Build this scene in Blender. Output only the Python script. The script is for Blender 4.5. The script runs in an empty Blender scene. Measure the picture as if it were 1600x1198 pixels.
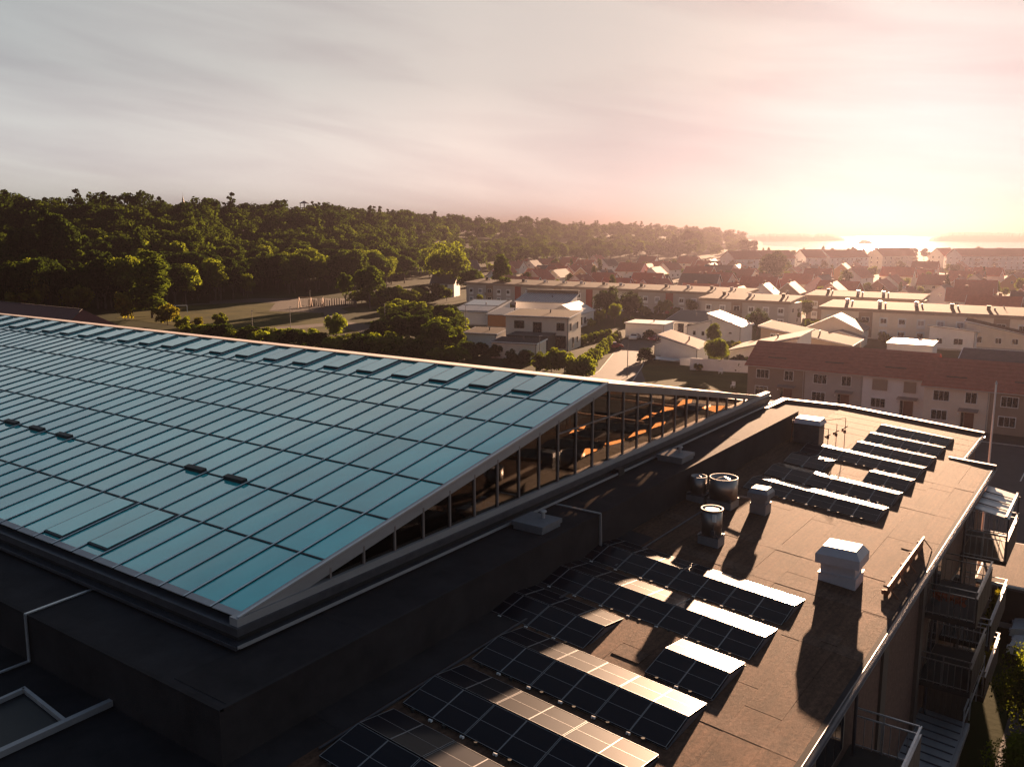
import bpy, math, random
import numpy as np
from mathutils import Vector

random.seed(7)
RNG = np.random.RandomState(11)
SC = bpy.context.scene
COL = SC.collection

# ------------------------------------------------------------------ camera
CAM = np.array([0.0, 0.0, 24.0])
FPX, CXP, CYP, HZ = 1370.0, 800.0, 599.0, 362.0
PITCH = math.atan((CYP - HZ) / FPX)
YAW = math.radians(35.453)
cam_data = bpy.data.cameras.new("camera")
cam = bpy.data.objects.new("camera", cam_data)
COL.objects.link(cam)
cam.location = CAM
cam.rotation_euler = (math.radians(90) - PITCH, 0, YAW)
cam_data.sensor_width = 36.0
cam_data.lens = 36.0 * FPX / 1600.0
cam_data.clip_start = 0.3
cam_data.clip_end = 60000
SC.camera = cam

SUN_AZ = math.radians(-12.8)      # from +Y towards +X
SUN_EL = math.radians(9.0)
SUNV = Vector((math.sin(SUN_AZ) * math.cos(SUN_EL), math.cos(SUN_AZ) * math.cos(SUN_EL), math.sin(SUN_EL)))

# ------------------------------------------------------------------ world
world = bpy.data.worlds.new("World")
SC.world = world
world.use_nodes = True
nt = world.node_tree
nt.nodes.clear()
def wn(t, **kw):
    n = nt.nodes.new(t)
    for k, v in kw.items():
        setattr(n, k, v)
    return n
L = nt.links.new
def math_n(op, a, b=None, clamp=False):
    n = wn('ShaderNodeMath', operation=op, use_clamp=clamp)
    for i, v in enumerate((a, b)):
        if v is None: continue
        if isinstance(v, (int, float)): n.inputs[i].default_value = v
        else: L(v, n.inputs[i])
    return n.outputs[0]
def mix_n(f, a, b, blend='MIX'):
    n = wn('ShaderNodeMix', data_type='RGBA', blend_type=blend)
    for i, v in ((0, f), (6, a), (7, b)):
        if isinstance(v, (int, float)): n.inputs[i].default_value = v
        elif isinstance(v, tuple): n.inputs[i].default_value = (*v, 1)
        else: L(v, n.inputs[i])
    return n.outputs[2]
def ramp_n(f, stops):
    n = wn('ShaderNodeValToRGB')
    e = n.color_ramp.elements
    while len(e) < len(stops): e.new(0.5)
    for el, (p, c) in zip(e, stops):
        el.position = p; el.color = (*c, 1)
    L(f, n.inputs[0])
    return n.outputs[0]
SKY_STRENGTH = 0.05
VEIL = 0.325
sky = wn('ShaderNodeTexSky', sky_type='NISHITA')
sky.sun_disc = False
sky.sun_elevation = SUN_EL
sky.sun_rotation = SUN_AZ
sky.dust_density = 2.0
sky.air_density = 1.0
tc = wn('ShaderNodeTexCoord')
sep = wn('ShaderNodeSeparateXYZ'); L(tc.outputs['Generated'], sep.inputs[0])
dz = sep.outputs[2]
dotn = wn('ShaderNodeVectorMath', operation='DOT_PRODUCT'); L(tc.outputs['Generated'], dotn.inputs[0])
GLOW = Vector((math.sin(math.radians(-11.0)) * math.cos(math.radians(6.5)), math.cos(math.radians(-11.0)) * math.cos(math.radians(6.5)), math.sin(math.radians(6.5))))   # brightest patch of the thin cloud, just below the sun
dotn.inputs[1].default_value = GLOW
ang = math_n('MULTIPLY', math_n('ARCCOSINE', math_n('MINIMUM', dotn.outputs['Value'], 0.99999)), 1 / math.pi)  # 0 = sun, 1 = opposite
# evening veil of thin cloud: colour by distance from the sun, then by height
VK = 1 / 16.0
def vr(st): return ramp_n(ang, [(p, tuple(x * VK for x in c)) for p, c in st])
veil = vr([(0.0, (6.3, 6.3, 6.2)), (0.065, (5.7, 5.1, 4.5)), (0.13, (4.5, 4.25, 3.95)), (0.17, (4.2, 4.1, 3.9)), (0.29, (3.6, 4.05, 4.05)), (0.45, (2.4, 2.9, 3.3)), (0.7, (1.0, 1.4, 1.8)), (1.0, (.7, 1.0, 1.4))])
high = ramp_n(dz, [(0.42, (1, 1, 1)), (0.49, (.66, .70, .76)), (0.56, (.38, .44, .54)), (1.0, (.26, .34, .48))])
veil = mix_n(1.0, veil, high, 'MULTIPLY')
low = vr([(0.0, (5.6, 5.7, 6.4)), (0.055, (5.8, 5.7, 6.1)), (0.10, (6.8, 6.0, 5.9)), (0.15, (10.6, 8.9, 8.0)), (0.29, (8.2, 8.0, 7.6)), (0.55, (6.2, 5.6, 5.4)), (1.0, (6.0, 5.2, 5.0))])
fl = ramp_n(dz, [(0.0, (1, 1, 1)), (0.05, (.88, .88, .88)), (0.16, (.25, .25, .25)), (0.34, (0, 0, 0))])
veil2 = mix_n(fl, veil, low)
# long wind-drawn streaks of cloud
mp = wn('ShaderNodeMapping'); L(tc.outputs['Generated'], mp.inputs[0])
mp.inputs['Rotation'].default_value = (math.radians(-9), 0, math.radians(-35.5))
mp.vector_type = 'TEXTURE'
mp2 = wn('ShaderNodeMapping'); L(mp.outputs[0], mp2.inputs[0]); mp2.inputs['Scale'].default_value = (1.0, 1.3, 9.5)
nz = wn('ShaderNodeTexNoise'); L(mp2.outputs[0], nz.inputs[0]); nz.inputs['Scale'].default_value = 1.9; nz.inputs['Detail'].default_value = 6; nz.inputs['Roughness'].default_value = .52; nz.inputs['Distortion'].default_value = .4
st = ramp_n(nz.outputs[0], [(0.40, (0, 0, 0)), (0.68, (1, 1, 1))])
dark = mix_n(1.0, veil2, (.76, .72, .76), 'MULTIPLY')
stf = math_n('MULTIPLY', st, 0.85)
veil3 = mix_n(stf, veil2, dark)
nz2 = wn('ShaderNodeTexNoise'); L(mp2.outputs[0], nz2.inputs[0]); nz2.inputs['Scale'].default_value = .9; nz2.inputs['Detail'].default_value = 3
cover = ramp_n(nz2.outputs[0], [(0.3, (.94, .94, .94)), (0.7, (.98, .98, .98))])
vsc = wn('ShaderNodeVectorMath', operation='SCALE'); L(veil3, vsc.inputs[0]); vsc.inputs['Scale'].default_value = VEIL * 16
nmin = wn('ShaderNodeVectorMath', operation='MINIMUM'); L(sky.outputs[0], nmin.inputs[0]); nmin.inputs[1].default_value = (3.5, 3.1, 2.8)
skycol = mix_n(cover, nmin.outputs[0], vsc.outputs[0])
bg = wn('ShaderNodeBackground'); L(skycol, bg.inputs[0]); bg.inputs[1].default_value = SKY_STRENGTH
out = wn('ShaderNodeOutputWorld'); L(bg.outputs[0], out.inputs[0])

# ------------------------------------------------------------------ sun
sd = bpy.data.lights.new("sun", 'SUN')
sd.energy = 5.0
sd.angle = math.radians(0.6)
sd.color = (1.0, 0.62, 0.38)
sun = bpy.data.objects.new("sun", sd); COL.objects.link(sun)
sun.rotation_euler = (-SUNV).to_track_quat('-Z', 'Y').to_euler()

vs = SC.view_settings
vs.view_transform = 'Standard'; vs.look = 'None'; vs.gamma = 1.0; vs.use_curve_mapping = False
vs.exposure = 3.0
SC.cycles.max_bounces = 6
SC.cycles.transparent_max_bounces = 12
SC.cycles.volume_bounces = 0
SC.cycles.use_denoising = True
SC.cycles.sample_clamp_indirect = 4
SC.cycles.sample_clamp_direct = 30
SC.cycles.caustics_reflective = False
SC.cycles.caustics_refractive = False

# ------------------------------------------------------------------ survey helpers (photo measurements -> metres)
FW = np.array([-math.sin(YAW), math.cos(YAW), 0.0]); RT = np.array([math.cos(YAW), math.sin(YAW), 0.0])
FV = FW * math.cos(PITCH) - np.array([0, 0, math.sin(PITCH)])
UV = FW * math.sin(PITCH) + np.array([0, 0, math.cos(PITCH)])
def ray(x, y):
    d = FV * FPX + RT * (x - CXP) - UV * (y - CYP)
    return d / np.linalg.norm(d)
def onz(x, y, z=0.0):
    r = ray(x, y); return CAM + r * ((z - CAM[2]) / r[2])
def onx(x, y, X):
    r = ray(x, y); return CAM + r * ((X - CAM[0]) / r[0])
def ony(x, y, Y):
    r = ray(x, y); return CAM + r * ((Y - CAM[1]) / r[1])
RS = math.tan(math.radians(5.0)); XD = -15.85; ZD = 12.02      # felt roof falls 5 degrees towards +X
def rz_(X): return ZD - RS * (X - XD) if X > XD else ZD
def onroof(x, y):
    r = ray(x, y); t = (ZD + RS * XD - CAM[2]) / (r[2] + RS * r[0]); return CAM + r * t
def pxof(P):
    v = np.array(P, float) - CAM; z = v @ FV
    return (CXP + FPX * (v @ RT) / z, CYP - FPX * (v @ UV) / z)
def polar(px, d):      # ground point in the direction of photo column px, d metres out
    u = (px - CXP) / math.hypot(FPX, CYP - HZ)
    P = CAM + FW * d + RT * (u * d); return P[0], P[1]

# ------------------------------------------------------------------ materials
MATS = {}
def mat(name, col, rough=0.8, metal=0.0, var=0.12, scale=3.0, bump=0.0, bscale=20.0, spec=0.5, objvar=0.0, stretch=(1, 1, 1), emit=None, coat=0.0, ior=None, col2=None):
    m = bpy.data.materials.new(name); m.use_nodes = True
    t = m.node_tree; b = t.nodes['Principled BSDF']
    b.inputs['Roughness'].default_value = rough; b.inputs['Metallic'].default_value = metal
    b.inputs['Specular IOR Level'].default_value = spec
    if ior: b.inputs['IOR'].default_value = ior
    if coat: b.inputs['Coat Weight'].default_value = coat
    g = t.nodes.new('ShaderNodeNewGeometry')
    mp = t.nodes.new('ShaderNodeMapping'); t.links.new(g.outputs['Position'], mp.inputs[0]); mp.inputs['Scale'].default_value = stretch
    n = t.nodes.new('ShaderNodeTexNoise'); t.links.new(mp.outputs[0], n.inputs[0]); n.inputs['Scale'].default_value = scale; n.inputs['Detail'].default_value = 6; n.inputs['Roughness'].default_value = .62
    r = t.nodes.new('ShaderNodeMapRange'); t.links.new(n.outputs[0], r.inputs[0]); r.inputs[1].default_value = .3; r.inputs[2].default_value = .7
    mx = t.nodes.new('ShaderNodeMix'); mx.data_type = 'RGBA'
    c1 = tuple(max(0, c * (1 - var)) for c in col); c2 = col2 if col2 else tuple(min(1, c * (1 + var)) for c in col)
    mx.inputs[6].default_value = (*c1, 1); mx.inputs[7].default_value = (*c2, 1); t.links.new(r.outputs[0], mx.inputs[0])
    o = mx.outputs[2]
    if objvar:
        oi = t.nodes.new('ShaderNodeObjectInfo')
        mr = t.nodes.new('ShaderNodeMapRange'); t.links.new(oi.outputs['Random'], mr.inputs[0]); mr.inputs[3].default_value = 1 - objvar; mr.inputs[4].default_value = 1 + objvar
        vm = t.nodes.new('ShaderNodeVectorMath'); vm.operation = 'SCALE'; t.links.new(o, vm.inputs[0]); t.links.new(mr.outputs[0], vm.inputs['Scale']); o = vm.outputs[0]
    t.links.new(o, b.inputs['Base Color'])
    if bump:
        n2 = t.nodes.new('ShaderNodeTexNoise'); t.links.new(mp.outputs[0], n2.inputs[0]); n2.inputs['Scale'].default_value = bscale; n2.inputs['Detail'].default_value = 4
        bp = t.nodes.new('ShaderNodeBump'); t.links.new(n2.outputs[0], bp.inputs['Height']); bp.inputs['Strength'].default_value = bump; bp.inputs['Distance'].default_value = .03
        t.links.new(bp.outputs[0], b.inputs['Normal'])
    if emit:
        b.inputs['Emission Color'].default_value = (*emit[0], 1); b.inputs['Emission Strength'].default_value = emit[1]
    MATS[name] = m; return m
def bands(m, axis_vec, width, strength=0.6, dist=0.03, dark=0.0):
    """rows of tiles / seams: a saw-tooth relief across a surface"""
    t = m.node_tree; b = t.nodes['Principled BSDF']
    g = t.nodes.new('ShaderNodeNewGeometry')
    d = t.nodes.new('ShaderNodeVectorMath'); d.operation = 'DOT_PRODUCT'; t.links.new(g.outputs['Position'], d.inputs[0]); d.inputs[1].default_value = tuple(v / width for v in axis_vec)
    f = t.nodes.new('ShaderNodeMath'); f.operation = 'FRACT'; t.links.new(d.outputs['Value'], f.inputs[0])
    bp = t.nodes.new('ShaderNodeBump'); t.links.new(f.outputs[0], bp.inputs['Height']); bp.inputs['Strength'].default_value = strength; bp.inputs['Distance'].default_value = dist
    t.links.new(bp.outputs[0], b.inputs['Normal'])
    return m
def leafmat(name, col, trans=0.5, var=0.35):
    m = bpy.data.materials.new(name); m.use_nodes = True; t = m.node_tree; t.nodes.clear()
    g = t.nodes.new('ShaderNodeNewGeometry'); oi = t.nodes.new('ShaderNodeObjectInfo')
    n = t.nodes.new('ShaderNodeTexNoise'); t.links.new(g.outputs['Position'], n.inputs[0]); n.inputs['Scale'].default_value = .45; n.inputs['Detail'].default_value = 5
    r = t.nodes.new('ShaderNodeMapRange'); t.links.new(n.outputs[0], r.inputs[0]); r.inputs[1].default_value = .32; r.inputs[2].default_value = .68
    mx = t.nodes.new('ShaderNodeMix'); mx.data_type = 'RGBA'; t.links.new(r.outputs[0], mx.inputs[0])
    mx.inputs[6].default_value = (col[0] * (1 - var), col[1] * (1 - var), col[2], 1)
    mx.inputs[7].default_value = (col[0] * (1 + var * 1.3), col[1] * (1 + var), col[2] * .9, 1)
    mr = t.nodes.new('ShaderNodeMapRange'); t.links.new(oi.outputs['Random'], mr.inputs[0]); mr.inputs[3].default_value = .65; mr.inputs[4].default_value = 1.35
    vm = t.nodes.new('ShaderNodeVectorMath'); vm.operation = 'SCALE'; t.links.new(mx.outputs[2], vm.inputs[0]); t.links.new(mr.outputs[0], vm.inputs['Scale'])
    d = t.nodes.new('ShaderNodeBsdfDiffuse'); tr = t.nodes.new('ShaderNodeBsdfTranslucent')
    t.links.new(vm.outputs[0], d.inputs[0])
    vt = t.nodes.new('ShaderNodeVectorMath'); vt.operation = 'MULTIPLY'; t.links.new(vm.outputs[0], vt.inputs[0]); vt.inputs[1].default_value = (1.75, 1.9, .7); t.links.new(vt.outputs[0], tr.inputs[0])
    ms = t.nodes.new('ShaderNodeMixShader'); ms.inputs[0].default_value = trans; t.links.new(d.outputs[0], ms.inputs[1]); t.links.new(tr.outputs[0], ms.inputs[2])
    o = t.nodes.new('ShaderNodeOutputMaterial'); t.links.new(ms.outputs[0], o.inputs[0])
    MATS[name] = m; return m
def glassmat(name, tint, refl_rough=0.02, ior=1.5, dirt=0.04):
    m = bpy.data.materials.new(name); m.use_nodes = True; t = m.node_tree; t.nodes.clear()
    tr = t.nodes.new('ShaderNodeBsdfTransparent'); tr.inputs[0].default_value = (*tint, 1)
    gl = t.nodes.new('ShaderNodeBsdfGlossy'); gl.inputs['Roughness'].default_value = refl_rough; gl.inputs[0].default_value = (.9, .9, .9, 1)
    lw = t.nodes.new('ShaderNodeLayerWeight'); lw.inputs[0].default_value = .5     # 1 - cos(view): same from both sides of the pane
    p5 = t.nodes.new('ShaderNodeMath'); p5.operation = 'POWER'; t.links.new(lw.outputs['Facing'], p5.inputs[0]); p5.inputs[1].default_value = 5
    fr = t.nodes.new('ShaderNodeMapRange'); t.links.new(p5.outputs[0], fr.inputs[0]); fr.inputs[3].default_value = .045; fr.inputs[4].default_value = .95
    ms = t.nodes.new('ShaderNodeMixShader'); t.links.new(fr.outputs[0], ms.inputs[0]); t.links.new(tr.outputs[0], ms.inputs[1]); t.links.new(gl.outputs[0], ms.inputs[2])
    o = t.nodes.new('ShaderNodeOutputMaterial'); t.links.new(ms.outputs[0], o.inputs[0])
    MATS[name] = m; return m

def feltmat(name, col, rough, spec, objvar):
    m = mat(name, col, rough=rough, var=.3, scale=1.1, spec=spec, objvar=objvar, stretch=(1, .35, 1))
    t = m.node_tree; b = t.nodes['Principled BSDF']; lk = b.inputs['Base Color'].links[0].from_socket
    g = t.nodes.new('ShaderNodeNewGeometry')
    mp = t.nodes.new('ShaderNodeMapping'); t.links.new(g.outputs['Position'], mp.inputs[0]); mp.inputs['Scale'].default_value = (1, .6, 1)
    sp = t.nodes.new('ShaderNodeTexNoise'); t.links.new(mp.outputs[0], sp.inputs[0]); sp.inputs['Scale'].default_value = 9; sp.inputs['Detail'].default_value = 8; sp.inputs['Roughness'].default_value = .85
    mr = t.nodes.new('ShaderNodeMapRange'); t.links.new(sp.outputs[0], mr.inputs[0]); mr.inputs[1].default_value = .36; mr.inputs[2].default_value = .66; mr.inputs[3].default_value = .45; mr.inputs[4].default_value = 1.45
    mp2 = t.nodes.new('ShaderNodeMapping'); t.links.new(g.outputs['Position'], mp2.inputs[0]); mp2.inputs['Scale'].default_value = (6, .25, 1)
    s2 = t.nodes.new('ShaderNodeTexNoise'); t.links.new(mp2.outputs[0], s2.inputs[0]); s2.inputs['Scale'].default_value = 1.4; s2.inputs['Detail'].default_value = 4
    m2 = t.nodes.new('ShaderNodeMapRange'); t.links.new(s2.outputs[0], m2.inputs[0]); m2.inputs[1].default_value = .3; m2.inputs[2].default_value = .7; m2.inputs[3].default_value = .72; m2.inputs[4].default_value = 1.22
    mu = t.nodes.new('ShaderNodeMath'); mu.operation = 'MULTIPLY'; t.links.new(mr.outputs[0], mu.inputs[0]); t.links.new(m2.outputs[0], mu.inputs[1])
    vm = t.nodes.new('ShaderNodeVectorMath'); vm.operation = 'SCALE'; t.links.new(lk, vm.inputs[0]); t.links.new(mu.outputs[0], vm.inputs['Scale']); t.links.new(vm.outputs[0], b.inputs['Base Color'])
    bp = t.nodes.new('ShaderNodeBump'); t.links.new(sp.outputs[0], bp.inputs['Height']); bp.inputs['Strength'].default_value = .8; bp.inputs['Distance'].default_value = .02; t.links.new(bp.outputs[0], b.inputs['Normal'])
    return m
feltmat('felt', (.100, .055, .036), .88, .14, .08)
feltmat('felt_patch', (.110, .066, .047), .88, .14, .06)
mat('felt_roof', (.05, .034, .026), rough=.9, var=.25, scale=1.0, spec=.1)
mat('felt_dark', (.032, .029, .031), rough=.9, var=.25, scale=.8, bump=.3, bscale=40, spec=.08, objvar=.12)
mat('steel', (.30, .28, .27), rough=.42, metal=.9, var=.12, scale=2)
mat('zinc_dark', (.10, .10, .115), rough=.45, metal=.6, var=.2, scale=3)
mat('zinc_pale', (.36, .35, .36), rough=.55, metal=.35, var=.15, scale=1.5, stretch=(1, .3, 1))
mat('zinc_box', (.20, .21, .235), rough=.5, metal=.4, var=.12, scale=4)
mat('bar_cap', (.72, .78, .80), rough=.6, metal=0, var=.1)
mat('alu_pale', (.5, .5, .52), rough=.4, metal=.6, var=.08)
mat('alu_dark', (.010, .020, .030), rough=.6, metal=.0, var=.1)
mat('cap_metal', (.26, .22, .21), rough=.55, metal=.4, var=.15, scale=1.0)
mat('white_paint', (.74, .74, .73), rough=.7, var=.05)
mat('vent_white', (.44, .42, .45), rough=.5, var=.06, scale=6)
mat('black', (.012, .012, .014), rough=.6, var=.1)
_c = mat('cell', (.006, .007, .013), rough=.08, var=.15, scale=.7, spec=.04, stretch=(1, 12, 1))
_cb = _c.node_tree.nodes['Principled BSDF']; _cb.inputs['Coat Weight'].default_value = .19; _cb.inputs['Coat Roughness'].default_value = .46; _cb.inputs['Coat IOR'].default_value = 1.5
mat('cell_line', (.24, .24, .25), rough=.4, metal=.3, var=.05)
mat('frame_silver', (.34, .34, .36), rough=.35, metal=.7, var=.08)
mat('panel_end', (.10, .10, .12), rough=.5, metal=.4, var=.1)
mat('roof_tile', (.34, .095, .055), rough=.75, var=.25, scale=1.5, objvar=.2)
mat('roof_tile_dark', (.085, .055, .05), rough=.7, var=.25, scale=1.5, objvar=.2)
bands(mat('roof_tile_row', (.34, .095, .055), rough=.7, var=.2, scale=2), (0, 1, 0), .36, .7, .05)
mat('barn_tile', (.12, .035, .028), rough=.8, var=.25, scale=1.5)
mat('render_white', (.80, .78, .76), rough=.85, var=.05, scale=1)
mat('render_cream', (.72, .64, .54), rough=.85, var=.06, scale=1, objvar=.08)
mat('render_grey', (.46, .42, .39), rough=.85, var=.06, scale=1)
mat('render_brown', (.30, .23, .18), rough=.85, var=.06, scale=1)
mat('concrete', (.36, .34, .33), rough=.85, var=.1, scale=1)
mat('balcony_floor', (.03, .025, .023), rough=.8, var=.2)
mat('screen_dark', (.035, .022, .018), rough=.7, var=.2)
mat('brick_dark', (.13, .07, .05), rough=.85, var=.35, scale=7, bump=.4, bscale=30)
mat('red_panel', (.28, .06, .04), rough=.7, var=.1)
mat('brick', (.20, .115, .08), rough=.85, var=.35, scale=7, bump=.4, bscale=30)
mat('wood', (.30, .14, .06), rough=.6, var=.25, scale=4, stretch=(6, 6, .6))
mat('wood_grey', (.10, .075, .06), rough=.8, var=.25, scale=4, stretch=(6, 6, .6))
mat('wood_orange', (.65, .30, .12), rough=.6, var=.15)
mat('bark', (.07, .05, .04), rough=.9, var=.3)
mat('asphalt', (.05, .046, .048), spec=.2, rough=.85, var=.18, scale=.6, bump=.3, bscale=25)
mat('gravel', (.06, .046, .040), spec=.1, rough=.9, var=.15, scale=.5, bump=.3, bscale=20)
mat('lawn', (.035, .042, .010), spec=.03, rough=.95, var=.35, scale=.12, bump=.6, bscale=6, col2=(.075, .068, .018))
mat('ground', (.026, .030, .010), spec=.03, rough=.95, var=.4, scale=.05, bump=.5, bscale=3)
mat('hedge_soil', (.03, .028, .018), rough=.95, var=.3)
mat('window_dark', (.015, .016, .02), rough=.06, var=.1, spec=.6)
mat('window_pale', (.30, .30, .32), rough=.2, var=.15, scale=.7)
mat('door_brown', (.12, .04, .028), rough=.5, var=.1)
mat('hill_wood', (.05, .045, .02), rough=1, var=.4, scale=.01, spec=.1)
mat('road_paint', (.5, .5, .48), rough=.8, var=.2, scale=5)
mat('car_paint_black', (.01, .01, .013), rough=.2, coat=1, var=.05)
mat('car_paint_red', (.25, .02, .02), rough=.25, coat=1, var=.05)
mat('car_paint_silver', (.35, .36, .38), rough=.3, metal=.5, coat=1, var=.05)
mat('car_paint_white', (.7, .7, .7), rough=.3, coat=1, var=.03)
mat('rubber', (.02, .02, .02), rough=.8)
mat('orange_flower', (.4, .08, .02), rough=.8, objvar=.3)
mat('awning_glass', (.42, .47, .50), rough=.35, var=.06)
mat('yellow_strap', (.5, .38, .12), rough=.6)
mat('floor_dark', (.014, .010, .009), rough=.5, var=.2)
m = bpy.data.materials.new('glow_orange'); m.use_nodes = True; t = m.node_tree; t.nodes.clear()  # translucent orange for the added sheets that glow inside the hall
_d = t.nodes.new('ShaderNodeBsdfDiffuse'); _d.inputs[0].default_value = (.6, .32, .16, 1); _tr = t.nodes.new('ShaderNodeBsdfTranslucent'); _tr.inputs[0].default_value = (.75, .42, .20, 1)
_m = t.nodes.new('ShaderNodeMixShader'); _m.inputs[0].default_value = .7; t.links.new(_d.outputs[0], _m.inputs[1]); t.links.new(_tr.outputs[0], _m.inputs[2])
_o = t.nodes.new('ShaderNodeOutputMaterial'); t.links.new(_m.outputs[0], _o.inputs[0]); MATS['glow_orange'] = m
mat('rust', (.20, .07, .03), rough=.8, var=.2)
mat('terracotta', (.35, .12, .06), rough=.8)
leafmat('leaf_dark', (.019, .029, .009), .38)
leafmat('leaf_mid', (.038, .052, .012), .42)
leafmat('leaf_bright', (.088, .105, .020), .52)
leafmat('leaf_yellow', (.12, .105, .02), .6)
leafmat('leaf_pink', (.25, .06, .07), .5)
glassmat('wall_glass', (.60, .56, .52), ior=1.45)
glassmat('clear_glass', (.85, .85, .85), ior=1.3)
# coated blue-green roof glass
g_ = mat('roof_glass', (.001, .58, .58), rough=.06, var=.22, scale=.33, bump=.08, bscale=.9, spec=.5, ior=1.5, objvar=.10)
_t = g_.node_tree.nodes['Principled BSDF']; _t.inputs['Coat Weight'].default_value = 1.0; _t.inputs['Coat IOR'].default_value = 2.05; _t.inputs['Coat Roughness'].default_value = .04
# water
m = mat('water', (.012, .02, .028), rough=.12, var=.1, spec=.6)
_t = m.node_tree; _b = _t.nodes['Principled BSDF']
_n = _t.nodes.new('ShaderNodeTexNoise'); _g = _t.nodes.new('ShaderNodeNewGeometry'); _t.links.new(_g.outputs['Position'], _n.inputs[0]); _n.inputs['Scale'].default_value = .12; _n.inputs['Detail'].default_value = 6
_bp = _t.nodes.new('ShaderNodeBump'); _t.links.new(_n.outputs[0], _bp.inputs['Height']); _bp.inputs['Strength'].default_value = .5; _bp.inputs['Distance'].default_value = .8; _t.links.new(_bp.outputs[0], _b.inputs['Normal'])

# ------------------------------------------------------------------ mesh builder
class MB:
    def __init__(s): s.v = []; s.f = []; s.m = []
    def add(s, vs, fs, mi=0):
        o = len(s.v); s.v += [tuple(map(float, v)) for v in vs]; s.f += [tuple(i + o for i in f) for f in fs]; s.m += [mi] * len(fs); return s
    def box(s, x0, y0, z0, x1, y1, z1, mi=0):
        v = [(x0, y0, z0), (x1, y0, z0), (x1, y1, z0), (x0, y1, z0), (x0, y0, z1), (x1, y0, z1), (x1, y1, z1), (x0, y1, z1)]
        return s.add(v, [(0, 3, 2, 1), (4, 5, 6, 7), (0, 1, 5, 4), (1, 2, 6, 5), (2, 3, 7, 6), (3, 0, 4, 7)], mi)
    def hexa(s, b, t, mi=0):      # four bottom, four top points
        return s.add(list(b) + list(t), [(0, 3, 2, 1), (4, 5, 6, 7), (0, 1, 5, 4), (1, 2, 6, 5), (2, 3, 7, 6), (3, 0, 4, 7)], mi)
    def slab(s, poly, thick, mi=0, up=(0, 0, 1)):   # any planar polygon thickened downwards
        n = len(poly); u = np.array(up, float) * thick
        lo = [tuple(np.array(p, float) - u) for p in poly]
        fs = [tuple(range(n)), tuple(range(2 * n - 1, n - 1, -1))] + [(i, i + n, (i + 1) % n + n, (i + 1) % n) for i in range(n)]
        return s.add(list(poly) + lo, fs, mi)
    def prism_x(s, poly, x0, x1, mi=0):  # poly in (y,z), extruded along x
        n = len(poly); v = [(x0, y, z) for y, z in poly] + [(x1, y, z) for y, z in poly]
        return s.add(v, [tuple(range(n - 1, -1, -1)), tuple(range(n, 2 * n))] + [(i, (i + 1) % n, (i + 1) % n + n, i + n) for i in range(n)], mi)
    def prism_y(s, poly, y0, y1, mi=0):
        n = len(poly); v = [(x, y0, z) for x, z in poly] + [(x, y1, z) for x, z in poly]
        return s.add(v, [tuple(range(n)), tuple(range(2 * n - 1, n - 1, -1))] + [(i, i + n, (i + 1) % n + n, (i + 1) % n) for i in range(n)], mi)
    def cyl(s, x, y, z0, z1, r0, r1=None, n=20, mi=0, cap=True):
        r1 = r0 if r1 is None else r1
        v = [(x + r0 * math.cos(2 * math.pi * i / n), y + r0 * math.sin(2 * math.pi * i / n), z0) for i in range(n)] + [(x + r1 * math.cos(2 * math.pi * i / n), y + r1 * math.sin(2 * math.pi * i / n), z1) for i in range(n)]
        f = [(i, (i + 1) % n, (i + 1) % n + n, i + n) for i in range(n)]
        if cap: f += [tuple(range(n - 1, -1, -1)), tuple(range(n, 2 * n))]
        return s.add(v, f, mi)
    def ring(s, x, y, z0, z1, ro, ri, n=24, mi=0):   # open tube with wall thickness
        v = []
        for (r, z) in ((ro, z0), (ro, z1), (ri, z1), (ri, z0)):
            v += [(x + r * math.cos(2 * math.pi * i / n), y + r * math.sin(2 * math.pi * i / n), z) for i in range(n)]
        f = []
        for k in range(4):
            a = k * n; b = ((k + 1) % 4) * n
            f += [(a + i, a + (i + 1) % n, b + (i + 1) % n, b + i) for i in range(n)]
        return s.add(v, f, mi)
    def bar(s, p, q, w, h=None, mi=0, up=(0, 0, 1)):   # rectangular bar between two points
        h = w if h is None else h
        p = Vector(p); q = Vector(q); d = (q - p).normalized(); u = Vector(up)
        if abs(d.dot(u)) > .98: u = Vector((0, 1, 0))
        a = d.cross(u).normalized() * (w / 2); b = a.cross(d).normalized() * (h / 2)
        c = [p - a - b, p + a - b, p + a + b, p - a + b]; e = [q - a - b, q + a - b, q + a + b, q - a + b]
        return s.add([tuple(x) for x in c + e], [(0, 3, 2, 1), (4, 5, 6, 7), (0, 1, 5, 4), (1, 2, 6, 5), (2, 3, 7, 6), (3, 0, 4, 7)], mi)
    def tube(s, pts, r, n=8, mi=0):
        for p, q in zip(pts[:-1], pts[1:]):
            p = Vector(p); q = Vector(q); d = (q - p).normalized(); u = Vector((0, 0, 1)) if abs(d.z) < .9 else Vector((1, 0, 0))
            a = d.cross(u).normalized(); b = a.cross(d)
            v = [tuple(c + (a * math.cos(2 * math.pi * i / n) + b * math.sin(2 * math.pi * i / n)) * r) for c in (p, q) for i in range(n)]
            s.add(v, [(i, i + n, (i + 1) % n + n, (i + 1) % n) for i in range(n)] + [tuple(range(n)), tuple(range(2 * n - 1, n - 1, -1))], mi)
        return s
    def mesh(s, name, mats, off=(0, 0, 0)):
        me = bpy.data.meshes.new(name)
        me.from_pydata([(v[0] - off[0], v[1] - off[1], v[2] - off[2]) for v in s.v], [], s.f)
        ms = mats if isinstance(mats, (list, tuple)) else [mats]
        for q in ms: me.materials.append(MATS[q])
        if len(ms) > 1: me.polygons.foreach_set('material_index', s.m)
        me.update(); return me
def fix_normals(me):
    import bmesh
    bm = bmesh.new(); bm.from_mesh(me); bmesh.ops.recalc_face_normals(bm, faces=bm.faces); bm.to_mesh(me); bm.free()
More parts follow.
